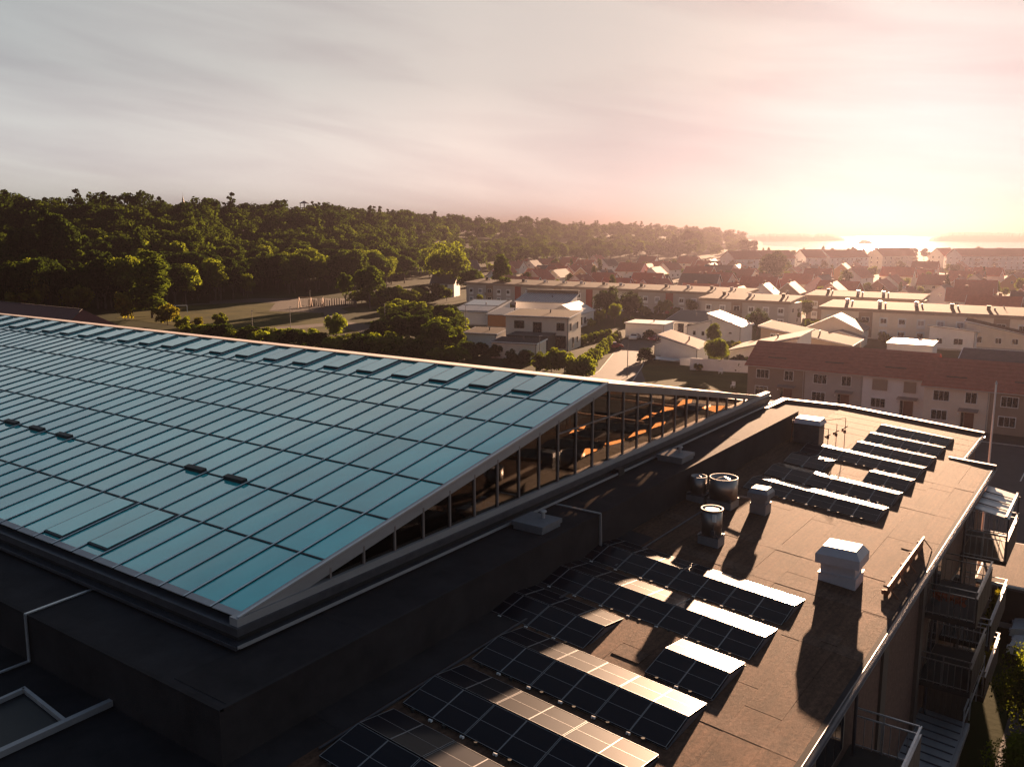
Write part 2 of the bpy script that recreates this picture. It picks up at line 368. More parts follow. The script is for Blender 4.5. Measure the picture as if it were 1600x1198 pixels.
def link(name, data, parent=None, loc=None, rz=0):
    o = bpy.data.objects.new(name, data); COL.objects.link(o)
    if parent is not None: o.parent = parent
    if loc is not None: o.location = loc
    if rz: o.rotation_euler = (0, 0, rz)
    return o
def props(o, label=None, cat=None, group=None, kind=None):
    if label: o['label'] = label
    if cat: o['category'] = cat
    if group: o['group'] = group
    if kind: o['kind'] = kind
    return o
def thing(name, label, cat, loc=(0, 0, 0), rz=0, group=None):
    return props(link(name, None, None, tuple(map(float, loc)), rz), label, cat, group)
def part(name, mb, mats, parent, world=True, label=None, kind=None):
    """mesh child; world=True: the builder's vertices are world coordinates (parent unrotated)"""
    off = parent.location if world and parent is not None else (0, 0, 0)
    if parent is not None and world and parent.parent is not None: off = parent.location + parent.parent.location
    me = mb.mesh(name, mats, off); fix_normals(me)
    return props(link(name, me, parent), label, None, None, kind)
def single(name, mb, mats, label, cat, loc, group=None, kind=None):
    me = mb.mesh(name, mats, loc); fix_normals(me)
    return props(link(name, me, None, tuple(map(float, loc))), label, cat, group, kind)
def copy_tree(o, parent=None):
    c = o.copy(); COL.objects.link(c); c.parent = parent
    for ch in list(o.children): copy_tree(ch, c)
    return c
def struct(name, mb, mats):
    me = mb.mesh(name, mats); return props(link(name, me), kind='structure')

# ================================================================== ground, water, far shore
def smooth(a, b, x):
    t = np.clip((x - a) / (b - a), 0, 1); return t * t * (3 - 2 * t)
HX = [-900, 0, 150, 300, 400, 520, 600, 750, 900, 1000, 1120, 1200, 1300]
H0 = [240, 265, 275, 300, 350, 360, 390, 560, 720, 760, 800, 900, 900]
H1 = [400, 420, 430, 470, 560, 620, 680, 900, 1050, 1100, 1150, 1200, 1200]
HH = [24, 24, 23, 22, 25, 25, 24, 22, 18, 17, 12, 2, 0]
def terrain(X, Y):
    X = np.asarray(X, float); Y = np.asarray(Y, float)
    d = X * FW[0] + Y * FW[1]; u = X * RT[0] + Y * RT[1]
    px = np.where(d > 1, CXP + math.hypot(FPX, CYP - HZ) * u / np.maximum(d, 1), np.where(u > 0, 3000, -2000))
    r = np.hypot(X, Y)
    a = np.interp(px, HX, H0); b = np.interp(px, HX, H1); h = np.interp(px, HX, HH)
    z = h * smooth(a, b, d) * (d > 1)
    coast = np.interp(px, [-2000, 1050, 1180, 1300, 1700, 3000], [12000, 12000, 1500, 1250, 1150, 1150])
    return z - 6 * smooth(coast, coast + 150, r)
na = 260; rad = np.concatenate([[0.0], np.geomspace(6, 1600, 110), np.geomspace(1750, 40000, 14)])
th = np.linspace(0, 2 * math.pi, na, endpoint=False)
vv = []; ff = []
for r in rad:
    X = r * np.cos(th); Y = r * np.sin(th); Z = terrain(X, Y)
    vv += list(zip(X.tolist(), Y.tolist(), Z.tolist()))
for i in range(len(rad) - 1):
    for j in range(na):
        ff.append((i * na + j, (i + 1) * na + j, (i + 1) * na + (j + 1) % na, i * na + (j + 1) % na))
me = bpy.data.meshes.new('ground'); me.from_pydata(vv, [], ff); me.materials.append(MATS['ground']); me.update()
for p_ in me.polygons: p_.use_smooth = True
props(link('ground', me), kind='structure')
me = bpy.data.meshes.new('sea'); n_ = 96
me.from_pydata([(45000 * math.cos(2 * math.pi * i / n_), 45000 * math.sin(2 * math.pi * i / n_), -2.0) for i in range(n_)], [], [tuple(range(n_))]); me.materials.append(MATS['water'])
props(link('sea', me), kind='structure')
def far_hill(px0, px1, d0, d1, h, seed, edge=0.12, name='hills'):
    rs = np.random.RandomState(seed); N = max(30, int((px1 - px0) * 1.1)); K = 7
    pxs = np.linspace(px0, px1, N); v = []; f = []
    wob = np.cumsum(rs.randn(N)) ; wob = (wob - np.linspace(wob[0], wob[-1], N)); wob = wob / (np.abs(wob).max() + 1e-6)
    for i, p in enumerate(pxs):
        t = i / (N - 1); env = min(1, t / edge, (1 - t) / edge) if edge > 0 else 1
        env = math.sqrt(max(env, 0))
        for k in range(K):
            q = k / (K - 1); X, Y = polar(p, d0 + (d1 - d0) * q)
            z = -3.5 + (h + h * .12 * wob[i]) * env * (min(1, q * 3.0) ** .6 if q < .5 else (1 - (q - .5) * 1.2)) + (rs.rand() * h * .10 if 0 < k < K - 1 else 0)
            v.append((X, Y, z))
    for i in range(N - 1):
        for k in range(K - 1): f.append((i * K + k, (i + 1) * K + k, (i + 1) * K + k + 1, i * K + k + 1))
    me = bpy.data.meshes.new(name); me.from_pydata(v, [], f); me.materials.append(MATS['hill_wood']); me.update()
    props(link(name, me), kind='structure')
far_hill(900, 1900, 5200, 7600, 36, 3, 0)
far_hill(700, 1420, 6800, 9800, 62, 4, .1)
far_hill(1150, 1322, 2450, 2800, 19, 5, .15)
far_hill(1452, 1800, 2350, 2800, 24, 6, .10)
far_hill(1340, 1366, 1900, 1960, 9, 8, .3)

def patch(name, pts, material, z=0.04, kind='structure', zf=None):
    """flat ground patch from surveyed photo corners"""
    mb = MB(); P = [onz(x, y, z) for x, y in pts]
    mb.add(P, [tuple(range(len(P)))])
    return struct(name, mb, material)
patch('road', [(905, 600), (1010, 600), (1000, 572), (1012, 545), (1048, 532), (974, 530), (958, 552), (935, 580)], 'asphalt', .05)
patch('lawn', [(985, 600), (1180, 640), (1180, 583), (1078, 577), (1024, 562), (1002, 575)], 'lawn', .03)
patch('lawn', [(290, 512), (470, 530), (640, 540), (640, 520), (560, 512), (505, 500), (500, 486), (300, 482)], 'lawn', .03)
patch('playing_field', [(180, 497), (300, 512), (500, 486), (530, 474), (250, 470)], 'lawn', .035)
patch('path', [(505, 486), (530, 481), (545, 487), (528, 494), (545, 503), (600, 510), (625, 513), (628, 522), (590, 526), (530, 510), (508, 498)], 'gravel', .05)
patch('path', [(270, 478), (400, 472), (520, 478), (560, 470), (560, 466), (400, 466), (270, 473)], 'gravel', .045)
patch('playground', [(420, 486), (500, 489), (552, 478), (540, 470), (430, 474)], 'gravel', .055)
patch('path', [(360, 517), (480, 507), (505, 505), (505, 510), (420, 518)], 'gravel', .06)
mb = MB(); mb.add([(-3.2, -5, .04), (60, -5, .04), (60, 112, .04), (-66, 112, .04), (-66, 68, .04), (-3.2, 68, .04)], [(0, 1, 2, 3, 4, 5)]); struct('road', mb, 'asphalt')
mb = MB(); mb.add([(-50, 112.2, .05), (60, 112.2, .05), (60, 117.6, .05), (-50, 117.6, .05)], [(0, 1, 2, 3)]); struct('pavement', mb, 'gravel')

# ================================================================== the flat-roofed building under and around the glass hall
DZ = 13.4; DX = -15.85; DY0 = 10.95; DY1 = 51.8
XE = -5.55; XN = -7.15; YN = 53.9; YF = 61.7
bld = thing('flat_roofed_building', 'dark felt-roofed block carrying the solar panels and the glass hall, balconies down its right side', 'building', (-16, 30, 0))
mb = MB()
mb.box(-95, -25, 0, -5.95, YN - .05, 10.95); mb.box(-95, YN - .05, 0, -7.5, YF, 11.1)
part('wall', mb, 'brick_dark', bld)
# structural roof slab, sloping part and level part
mb = MB()
mb.prism_y([(-95, ZD - .35), (XD, ZD - .35), (XE - .15, rz_(XE) - .35), (XE - .15, rz_(XE) - .02), (XD, ZD - .02), (-95, ZD - .02)], -25, YN)
mb.prism_y([(-21, ZD - .35), (XD, ZD - .35), (XN - .15, rz_(XN) - .35), (XN - .15, rz_(XN) - .02), (XD, ZD - .02), (-21, ZD - .02)], YN, YF)
part('roof_slab', mb, 'felt_dark', bld)
# bitumen sheets laid one by one
k = 0
def sheet(x0, x1, y0, y1, lift, m='felt'):
    q = MB(); q.hexa([(x0, y0, rz_(x0) - .01), (x1, y0, rz_(x1) - .01), (x1, y1, rz_(x1) - .01), (x0, y1, rz_(x0) - .01)],
                     [(x0, y0, rz_(x0) + lift), (x1, y0, rz_(x1) + lift), (x1, y1, rz_(x1) + lift), (x0, y1, rz_(x0) + lift)])
    part('felt_sheet', q, m, bld)
cuts = [-2, 6.2, 14.0, 22.3, 30.6, 38.4, 46.2, YN]
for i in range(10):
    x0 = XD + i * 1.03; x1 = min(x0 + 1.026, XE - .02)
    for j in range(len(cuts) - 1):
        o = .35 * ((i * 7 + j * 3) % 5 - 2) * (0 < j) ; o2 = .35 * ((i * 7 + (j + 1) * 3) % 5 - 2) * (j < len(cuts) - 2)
        sheet(x0, x1, cuts[j] + o + .006, cuts[j + 1] + o2, .012 + .003 * ((i + j) % 3), 'felt_dark' if x0 < -15 and j < 4 else 'felt')  # left sheets take the dark felt: the hall's shade put into their colour
for i in range(10):
    y0 = YN + .02 + i * .775
    for (xa, xb) in ((-15.83, -11.7), (-11.69, XN - .03)):
        sheet(xa, xb, y0, y0 + .765, .012 + .005 * (i % 2))
for (x0, x1, y0, y1) in ((-15.8, XE - .05, 33.1, 33.75), (-14, XE - .05, 30.0, 30.7), (-8.8, XE - .05, 42.6, 43.3), (-8.9, XE - .05, 47.9, 48.7), (-9.2, XE - .05, 20.1, 20.9), (-8.2, XE - .05, 26.3, 27.0)):
    sheet(x0, x1, y0, y1, .021, 'felt_patch')
# patches and stains of newer felt
for (px, py, w, d) in ((985, 1022, .9, .7), (1420, 857, .5, .45), (1395, 915, .55, .5), (1300, 1000, .5, .7)):
    P = onroof(px, py); sheet(P[0] - w / 2, P[0] + w / 2, P[1] - d / 2, P[1] + d / 2, .036, 'felt_patch')
# raised deck around the hall (upstand)
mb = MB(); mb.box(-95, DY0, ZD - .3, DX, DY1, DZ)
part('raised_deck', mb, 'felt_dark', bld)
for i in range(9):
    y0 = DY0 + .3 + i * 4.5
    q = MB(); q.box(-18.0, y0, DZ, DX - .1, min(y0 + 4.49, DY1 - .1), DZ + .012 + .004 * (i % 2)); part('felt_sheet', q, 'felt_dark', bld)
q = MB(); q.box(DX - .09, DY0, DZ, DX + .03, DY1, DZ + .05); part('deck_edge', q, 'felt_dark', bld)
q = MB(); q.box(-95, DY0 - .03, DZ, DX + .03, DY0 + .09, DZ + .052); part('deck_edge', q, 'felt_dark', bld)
# far parapet and its metal copings
mb = MB(); mb.prism_y([(-19.9, ZD + .0), (XD, ZD), (XN, rz_(XN)), (XN, rz_(XN) + .1), (XD, ZD + .10), (-19.9, ZD + .10)], YF, YF + .25); part('parapet', mb, 'felt_dark', bld)
mb = MB(); mb.prism_y([(-20.0, ZD + .105), (XD, ZD + .105), (XN + .05, rz_(XN) + .105), (XN + .05, rz_(XN) + .16), (XD, ZD + .16), (-20.0, ZD + .16)], YF - .06, YF + .34); part('coping', mb, 'cap_metal', bld)
mb = MB(); mb.box(-20.1, DY1 + .1, ZD, -19.8, YF + .3, ZD + .12); part('parapet', mb, 'felt_dark', bld)
mb = MB(); mb.box(-20.2, DY1 + .1, ZD + .125, -19.72, YF + .34, ZD + .18); part('coping', mb, 'cap_metal', bld)
mb = MB(); mb.hexa([(XN - .7, YN - .12, rz_(XN) - .1), (XE + .1, YN - .12, rz_(XE) - .1), (XE + .1, YN + .12, rz_(XE) - .1), (XN - .7, YN + .12, rz_(XN) - .1)],
                   [(XN - .7, YN - .12, rz_(XN) + .14), (XE + .1, YN - .12, rz_(XE) + .14), (XE + .1, YN + .12, rz_(XE) + .14), (XN - .7, YN + .12, rz_(XN) + .14)]); part('coping', mb, 'zinc_dark', bld)
# eaves: drip edge, gutters
for (xe, y0, y1) in ((XE, -20, YN - .2), (XN, YN + .2, YF + .2)):
    z = rz_(xe)
    mb = MB(); mb.box(xe - .16, y0, z - .04, xe - .02, y1, z + .035); part('drip_edge', mb, 'felt_dark', bld)
    mb = MB(); r = .085; n = 9; pr = []
    for i in range(n): a = math.pi + math.pi * i / (n - 1); pr.append((xe + .09 + r * math.cos(a), z - .02 + r * math.sin(a)))
    pr2 = [(x + (.008 if i > n / 2 else -.008), zz - .008) for i, (x, zz) in enumerate(pr)]
    mb.prism_y(pr + pr2[::-1], y0, y1); part('gutter', mb, 'zinc_dark', bld)
    mb = MB(); mb.box(xe - .02, y0, z - .02, xe + .012, y1, z + .028); part('gutter_flashing', mb, 'zinc_dark', bld)
for y in (26.0, 38.6, 46.0):
    q = MB(); q.tube([(-5.72, y, 10.7), (-5.72, y, 0.1)], .055, 8); part('downpipe', q, 'zinc_dark', bld)
# right hand wall: door and window openings behind the balconies, slab edges
for y0, y1, z0, z1 in ((22.5, 25.5, 8.65, 10.6), (39, 41.2, 8.6, 10.6), (39, 41.2, 5.65, 7.6), (47.2, 50.8, 8.3, 10.4), (44.6, 47.2, 5.6, 7.6), (22.5, 25.5, 5.6, 7.6)):
    q = MB(); q.box(-5.96, y0, z0, -5.90, y1, z1)
    w_ = part('window', q, 'render_brown', bld)
    n = 3
    for i in range(n):
        a = y0 + .08 + (y1 - y0 - .16) * i / n; b = a + (y1 - y0 - .16) / n - .07
        q = MB(); q.box(-5.915, a, z0 + .08, -5.885, b, z1 - .08); part('pane', q, 'window_dark', w_)
q = MB(); q.box(-5.97, 30.2, 3.2, -5.86, 31.0, 10.7); part('cladding', q, 'wood_grey', bld)
q = MB(); q.box(-5.97, 36.6, 3.2, -5.80, 37.2, 10.7); part('cladding', q, 'wood_grey', bld)

# balconies
def make_balcony(y0, y1, zf, x1, frame='steel', infill='screen_dark'):
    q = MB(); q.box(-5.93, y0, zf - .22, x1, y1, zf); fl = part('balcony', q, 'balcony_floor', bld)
    top = zf + 1.28; q = MB()
    for z in (top, zf + 1.02):
        q.bar((-5.85, y0 + .03, z), (x1 - .03, y0 + .03, z), .05, .04); q.bar((x1 - .03, y0, z), (x1 - .03, y1, z), .07, .04); q.bar((-5.85, y1 - .03, z), (x1 - .03, y1 - .03, z), .05, .04)
    q.bar((-5.85, y0 + .03, zf + .06), (x1 - .03, y0 + .03, zf + .06), .03); q.bar((-5.85, y1 - .03, zf + .06), (x1 - .03, y1 - .03, zf + .06), .03)
    part('railing', q, frame, fl)
    x = -5.8
    while x < x1 - .05:
        for yy_ in (y0 + .03, y1 - .03):
            q = MB(); q.bar((x, yy_, zf - .12), (x, yy_, zf + 1.0), .022); part('baluster', q, frame, fl)
        x += .25
    for xx in (-5.0, x1 - .08):
        for yy_ in (y0 + .03, y1 - .03):
            q = MB(); q.bar((xx, yy_, zf - .1), (xx, yy_, top), .04); part('railing_post', q, frame, fl)
    q = MB(); n = max(3, int((y1 - y0) / .9)); s_ = (y1 - y0) / n
    for i in range(n): q.box(x1 - .02, y0 + i * s_ + .02, zf - .25, x1 + .01, y0 + (i + 1) * s_ - .02, zf + .98)
    part('railing_screen', q, 'wood_grey' if infill == 'wood_grey' else infill, fl)
    return fl
make_balcony(20.6, 26.55, 8.25, -3.95, 'alu_pale', 'wood_grey')
make_balcony(37.4, 41.6, 8.62, -3.97)
make_balcony(37.4, 41.3, 5.65, -3.95)
make_balcony(46.9, 51.3, 8.2, -3.95, 'alu_pale')
make_balcony(42.4, 48.1, 5.62, -3.9, 'alu_pale')
make_balcony(43.2, 48.1, 2.75, -3.98, 'alu_pale')
# glazed awning over the far balcony
q = MB(); q.slab([(-5.5, 47.0, 10.62), (-3.95, 46.7, 10.42), (-4.05, 51.4, 10.42), (-5.5, 51.7, 10.62)], .05); aw = part('awning', q, 'awning_glass', bld)
q = MB()
for y in (47.9, 49.1, 50.3): q.bar((-5.5, y, 10.67), (-3.98, y - .1, 10.47), .05)
q.bar((-4.1, 46.6, 10.5), (-4.1, 51.5, 10.5), .09); q.bar((-3.99, 46.9, 10.4), (-3.99, 46.9, 8.2), .07); q.bar((-3.99, 51.2, 10.4), (-3.99, 51.2, 8.2), .07)
part('awning_frame', q, 'zinc_dark', aw)
# low standing-seam roof and timber screen between the balcony stacks
q = MB(); q.hexa([(-5.95, 26.9, 3.2), (-4.15, 26.9, 3.2), (-4.15, 39.0, 3.2), (-5.95, 39.0, 3.2)], [(-5.95, 26.9, 3.62), (-4.15, 26.9, 3.5), (-4.15, 39.0, 3.5), (-5.95, 39.0, 3.62)]); lr = part('low_roof', q, 'zinc_pale', bld)
for i in range(20):
    y = 27.1 + i * .6; q = MB(); q.bar((-5.9, y, 3.64), (-4.2, y, 3.53), .035, .05); part('roof_seam', q, 'zinc_dark', lr)
q = MB(); q.box(-4.14, 26.9, 3.25, -4.0, 39.0, 3.52); part('gutter', q, 'zinc_pale', lr)
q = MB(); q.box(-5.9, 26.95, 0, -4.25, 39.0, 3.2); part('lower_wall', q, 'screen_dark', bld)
q = MB(); q.bar((-4.1, 37.6, 4.75), (-4.1, 43.4, 4.75), .06); q.bar((-4.1, 37.6, 4.2), (-4.1, 43.4, 4.2), .05)
for y in (37.7, 39.5, 41.4, 43.3): q.bar((-4.1, y, 3.4), (-4.1, y, 4.75), .05)
part('railing', q, 'alu_pale', bld)
for i in range(8):
    q = MB(); x = -5.88 + i * .225; q.box(x, 39.02, 3.45, x + .21, 39.1, 5.3); part('screen_board', q, 'wood_grey', bld)

# things left out on the balconies
q = MB(); q.cyl(0, 0, .70, .74, .42, n=24); q.cyl(0, 0, 0, .7, .03, n=8); q.cyl(0, 0, 0, .03, .25, n=16); single('side_table', q, 'awning_glass', 'round white table top on the balcony just below the roof gutter', 'table', (-4.9, 38.6, 8.62))
q = MB(); q.box(-.9, -.35, 0, .9, .35, .42); q.box(-.9, .25, .42, .9, .35, .8); single('garden_bench', q, 'wood_grey', 'low wooden bench on the shaded middle balcony', 'bench', (-4.9, 40.6, 8.62))
for (px, py, nm) in ((1360, 1135, 'white bucket'),):
    P = onz(px, py + 12, 8.25); q = MB(); q.ring(0, 0, 0, .34, .15, .135, 18); q.cyl(0, 0, 0, .02, .135, n=18); single('bucket', q, 'white_paint', 'small white bucket on the nearest balcony floor', 'bucket', P)
P = onz(1335, 1140, 8.25); q = MB(); q.cyl(0, 0, 0, .28, .13, .19, 18); q.cyl(0, 0, .26, .30, .21, n=18)
single('flower_pot', q, 'terracotta', 'terracotta pot by the wall of the nearest balcony', 'flower pot', (-5.4, P[1], 8.25))
q = MB(); q.slab([(-.8, -.6, .74), (.8, -.6, .74), (.8, .6, .74), (-.8, .6, .74)], .04)
for a in (-.7, .7):
    for b in (-.5, .5): q.box(a - .03, b - .03, 0, a + .03, b + .03, .7)
single('balcony_table', q, 'awning_glass', 'pale table at the near end of the closest balcony', 'table', (-4.9, 20.9, 8.25))
def plants(name, label, x0, x1, y0, y1, z, n, mat_, size=.12, h=.35):
    rs = np.random.RandomState(int(abs(y0) * 10)); q = MB()
    for i in range(n):
        c = np.array([x0 + (x1 - x0) * rs.rand(), y0 + (y1 - y0) * rs.rand(), z + h * rs.rand()]); a = rs.randn(3) * size; b = rs.randn(3) * size
        q.add([c - a, c - b, c + a, c + b], [(0, 1, 2, 3)])
    return single(name, q, mat_, label, 'plants', (x0, y0, z))
plants('balcony_plants', 'orange flowers along the rail of the upper middle balcony', -5.6, -4.4, 37.55, 37.8, 9.2, 90, 'orange_flower', .06)
plants('balcony_plants', 'green and rust planting on the sunlit outer balcony of the far stack', -4.3, -4.05, 42.8, 47.8, 5.9, 260, 'leaf_yellow', .08, .6)
plants('balcony_plants', 'trailing planting on the lowest sunlit outer balcony', -4.3, -4.1, 43.5, 47.8, 3.1, 160, 'leaf_yellow', .08, .5)

# ================================================================== the glass hall
GX = -18.24; GY0 = 13.33; GYR = 32.64; GYF = 53.27; GZ0 = 14.09; GZR = 17.54; GZF = 13.80
BAY = 1.18; NB = 74; GXL = GX - NB * BAY
sN = (GZR - GZ0) / (GYR - GY0); sF = (GZF - GZR) / (GYF - GYR)
ln = math.hypot(1, sN); up_n = np.array([0, -sN, 1]) / ln; up_f = np.array([0, -sF, 1]) / math.hypot(1, sF)
def gp(x, y, h=0.0): # point on the near glazed slope, h above it
    z = GZ0 + sN * (y - GY0); return (x, y + up_n[1] * h, z + up_n[2] * h)
def fp(x, y, h=0.0):
    z = GZR + sF * (y - GYR); return (x, y + up_f[1] * h, z + up_f[2] * h)
hall = thing('glass_hall', 'long pitched hall with a blue-green glass roof rising out of the dark deck', 'building', (GX, GY0, DZ))
rowY = [GY0] + [GY0 + (3.2 + 2.735 * i) * math.cos(math.atan(sN)) for i in range(6)] + [GYR]
hatch_cols = {c for c in range(2, 60) if (c - 2) % 2 == 0}   # opening lights along the ridge
low_hatch = {6: (.18, .98), 8: (.12, .93)}
panes = []
for c in range(NB):
    xa = GX - c * BAY - .035; xb = GX - (c + 1) * BAY + .035
    for r in range(7):
        ya, yb = rowY[r] + (.26 if r == 0 else .04), rowY[r + 1] - .04
        P = np.array(gp((xa + xb) / 2, (ya + yb) / 2)); d = np.linalg.norm(P - CAM)
        x_, y_ = pxof(P); vis = (-60 < x_ < 1660 and y_ < 1260)
        panes.append((d if vis else d + 1e5, xa, xb, ya, yb))
panes.sort()
rest = MB()
for i, (d, xa, xb, ya, yb) in enumerate(panes):
    q = [gp(xa, ya, 0), gp(xb, ya, 0), gp(xb, yb, 0), gp(xa, yb, 0)]
    t = (RNG.rand(4) - .5) * .006
    q = [(a[0], a[1], a[2] + t[j]) for j, a in enumerate(q)]
    if i < 296:
        mb = MB(); mb.slab(q[::-1], .03, up=tuple(up_n)); part('glass_pane', mb, 'roof_glass', hall)
    elif d < 1e5 or i < 420: rest.add(q[::-1], [(0, 1, 2, 3)])
    else: rest.add(q[::-1], [(0, 1, 2, 3)])
part('glass_panes', rest, 'roof_glass', hall, kind='stuff')
bar_me = MB(); bar_me.bar((0, 0, 0), (0, GYR - GY0, (GZR - GZ0)), .062, .03, up=tuple(up_n))
bar_me.bar((0, 0, .024), (0, GYR - GY0, (GZR - GZ0) + .024), .046, .014, mi=1, up=tuple(up_n))
bme = bar_me.mesh('glazing_bar', ['alu_dark', 'bar_cap'])
for c in range(1, NB + 1):
    o = link('glazing_bar', bme, hall, (-c * BAY, 0, GZ0 + .015 - DZ))
for r in range(1, 7):
    q = MB(); q.bar(gp(GX - .1, rowY[r], .015), gp(GXL, rowY[r], .015), .06, .03, up=tuple(up_n)); part('purlin', q, 'alu_dark', hall)
# pale sill strips between the bars at the eaves
for c in range(min(NB, 24)):
    q = MB(); xa = GX - c * BAY - .05; xb = GX - (c + 1) * BAY + .05
    q.slab([gp(xa, GY0 + .02, .02), gp(xa, GY0 + .24, .02), gp(xb, GY0 + .24, .02), gp(xb, GY0 + .02, .02)], .03, up=tuple(up_n)); part('eaves_strip', q, 'zinc_pale', hall)
# ridge, verge, fascias
q = MB(); q.bar((GX, GYR + .06, GZR + .03), (GXL, GYR + .06, GZR + .03), .22, .09); part('ridge_cap', q, 'alu_dark', hall)
q = MB(); vp = [(GY0 - .05, GZ0 + .05), (GYR, GZR + .06), (GYR, GZR - .30), (GY0 + 1.2, GZ0 - .16), (GY0 - .05, GZ0 - .34)]
q.prism_x(vp, GX - .12, GX + .05); part('verge', q, 'zinc_pale', hall)
q = MB(); q.bar(gp(GX + .05, GY0 - .04, .06), gp(GX + .05, GYR, .06), .09, .05, up=tuple(up_n)); part('verge_cap', q, 'alu_pale', hall)
q = MB(); q.prism_x([(GYR, GZR + .06), (GYF + .2, GZF + .02), (GYF + .2, GZF - .26), (GYR, GZR - .30)], GX - .12, GX + .07); part('verge', q, 'cap_metal', hall)
for z0, z1, o, m_ in ((DZ + .03, DZ + .12, .30, 'zinc_dark'), (DZ + .12, DZ + .30, .10, 'black'), (DZ + .30, DZ + .52, .20, 'zinc_dark'), (DZ + .52, DZ + .74, .12, 'zinc_pale')):
    q = MB(); q.box(GX - .2, GY0 - o, z0, GX + o, GYF, z1 + .001 * o); part('base_band', q, m_, hall)
    if z1 < DZ + .6:
        q = MB(); q.box(GXL, GY0 - o, z0, GX - .2, GY0 + .2, z1); part('base_band', q, m_ if m_ != 'zinc_pale' else 'zinc_dark', hall)
q = MB(); q.prism_y([(GX + .32, DZ + .10), (GX + .46, DZ + .10), (GX + .46, DZ + .20), (GX + .44, DZ + .20), (GX + .44, DZ + .12), (GX + .32, DZ + .12)], GY0 - .4, GYF); part('gutter', q, 'zinc_pale', hall)
q = MB(); q.prism_x([(GY0 - .32, DZ + .10), (GY0 - .46, DZ + .10), (GY0 - .46, DZ + .20), (GY0 - .44, DZ + .20), (GY0 - .44, DZ + .12), (GY0 - .32, DZ + .12)], GXL, GX + .46); part('gutter', q, 'zinc_dark', hall)
q = MB(); q.box(GX + .02, 33.0, DZ + .02, GX + .5, 33.5, DZ + .34); part('outlet_box', q, 'black', hall)
# side glazing
SILL = DZ + .745
def topz(y):
    return (GZ0 + sN * (y - GY0) if y < GYR else GZR + sF * (y - GYR)) - .30
ys = [15.4, 16.52] + [17.88 + 1.358 * i for i in range(25)]
ys = [y for y in ys if topz(y) > SILL + .02]
for i, y in enumerate(ys):
    q = MB(); q.box(GX - .05, y - .035, SILL, GX + .06, y + .035, topz(y) + .1); part('side_post', q, 'cap_metal', hall)
for y0, y1 in zip(ys[:-1], ys[1:]):
    a, b = max(topz(y0), SILL + .03), max(topz(y1), SILL + .03)
    q = MB()
    if y0 < GYR < y1: q.prism_x([(y0 + .035, SILL), (y1 - .035, SILL), (y1 - .035, b), (GYR, topz(GYR)), (y0 + .035, a)], GX - .02, GX)
    else: q.prism_x([(y0 + .035, SILL), (y1 - .035, SILL), (y1 - .035, b), (y0 + .035, a)], GX - .02, GX)
    part('side_pane', q, 'wall_glass', hall)
q = MB(); q.box(GX - .03, 28.7, 16.05, GX + .045, 37.1, 16.11); part('transom', q, 'cap_metal', hall)
# opening lights (hatches)
hm = MB()
hl = 1.95
def hatch(c, y0, y1, lift=.10, label=None):
    xa = GX - c * BAY - .03; xb = GX - (c + 1) * BAY + .03
    q = MB()
    q.hexa([gp(xb, y0, .0), gp(xa, y0, .0), gp(xa, y1, .0), gp(xb, y1, .0)], [gp(xb, y0, lift), gp(xa, y0, lift), gp(xa, y1, lift), gp(xb, y1, lift)])
    h = part('roof_hatch', q, 'alu_dark', hall)
    q = MB(); q.slab([gp(xa - .06, y0 + .07, lift + .012), gp(xa - .06, y1 - .07, lift + .012), gp(xb + .06, y1 - .07, lift + .012), gp(xb + .06, y0 + .07, lift + .012)], .01, up=tuple(up_n))
    part('hatch_glass', q, 'roof_glass', h)
for c in sorted(hatch_cols): hatch(c, GYR - 2.15, GYR - .12)
for c, (a, b) in low_hatch.items(): hatch(c, rowY[0] + 3.0 * a, rowY[1] - .1, .08)
for px, py in ((135, 677), (62, 665), (18, 657), (320, 733), (370, 750)):
    r_ = ray(px, py); n3 = np.array([0, up_n[1], up_n[2]]); P0 = np.array(gp(GX, GY0)); t = (n3 @ (P0 - CAM)) / (n3 @ r_); P = CAM + r_ * t
    c = round((GX - P[0]) / BAY - .5); r = min(range(1, 7), key=lambda i: abs(rowY[i] - P[1]))
    xa = GX - c * BAY - .05; xb = GX - (c + 1) * BAY + .05
    q = MB(); q.hexa([gp(xb, rowY[r] - .12), gp(xa, rowY[r] - .12), gp(xa, rowY[r] + .1), gp(xb, rowY[r] + .1)], [gp(xb, rowY[r] - .12, .15), gp(xa, rowY[r] - .12, .15), gp(xa, rowY[r] + .1, .15), gp(xb, rowY[r] + .1, .15)]); part('vent_flap', q, 'black', hall)
# interior: floor, timber beams, and added sheets that glow in sun through openings added to the far slope
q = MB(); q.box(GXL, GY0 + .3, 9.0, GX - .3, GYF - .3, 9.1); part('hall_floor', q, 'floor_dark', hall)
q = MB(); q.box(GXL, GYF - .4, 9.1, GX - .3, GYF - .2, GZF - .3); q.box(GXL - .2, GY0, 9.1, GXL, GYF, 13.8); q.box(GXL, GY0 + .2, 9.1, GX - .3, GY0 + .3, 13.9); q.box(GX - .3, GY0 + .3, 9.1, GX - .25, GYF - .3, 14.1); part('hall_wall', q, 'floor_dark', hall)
for i in range(10):
    x = GX - 5.6 - i * 4.72
    q = MB(); q.prism_x([(GY0 + .5, GZ0 - .1), (GYR, GZR - .45), (GYF - .5, GZF - .1), (GYF - .5, GZF - .45), (GYR, GZR - .95), (GY0 + .5, GZ0 - .4)], x - .1, x + .1); part('roof_beam', q, 'wood_orange', hall)
    for y in (20.5, 26.5, 32.6, 38.6, 44.6):
        q = MB(); q.box(x - .09, y - .09, 9.1, x + .09, y + .09, topz(y) - .5); part('column', q, 'wood', hall)
for y in (24, 28.5, 33, 37.5, 42):
    q = MB(); q.bar((GX - .6, y, 14.9), (GX - 30, y, 14.9), .06, .12); part('tie_rod', q, 'wood_orange', hall)
k = .25625
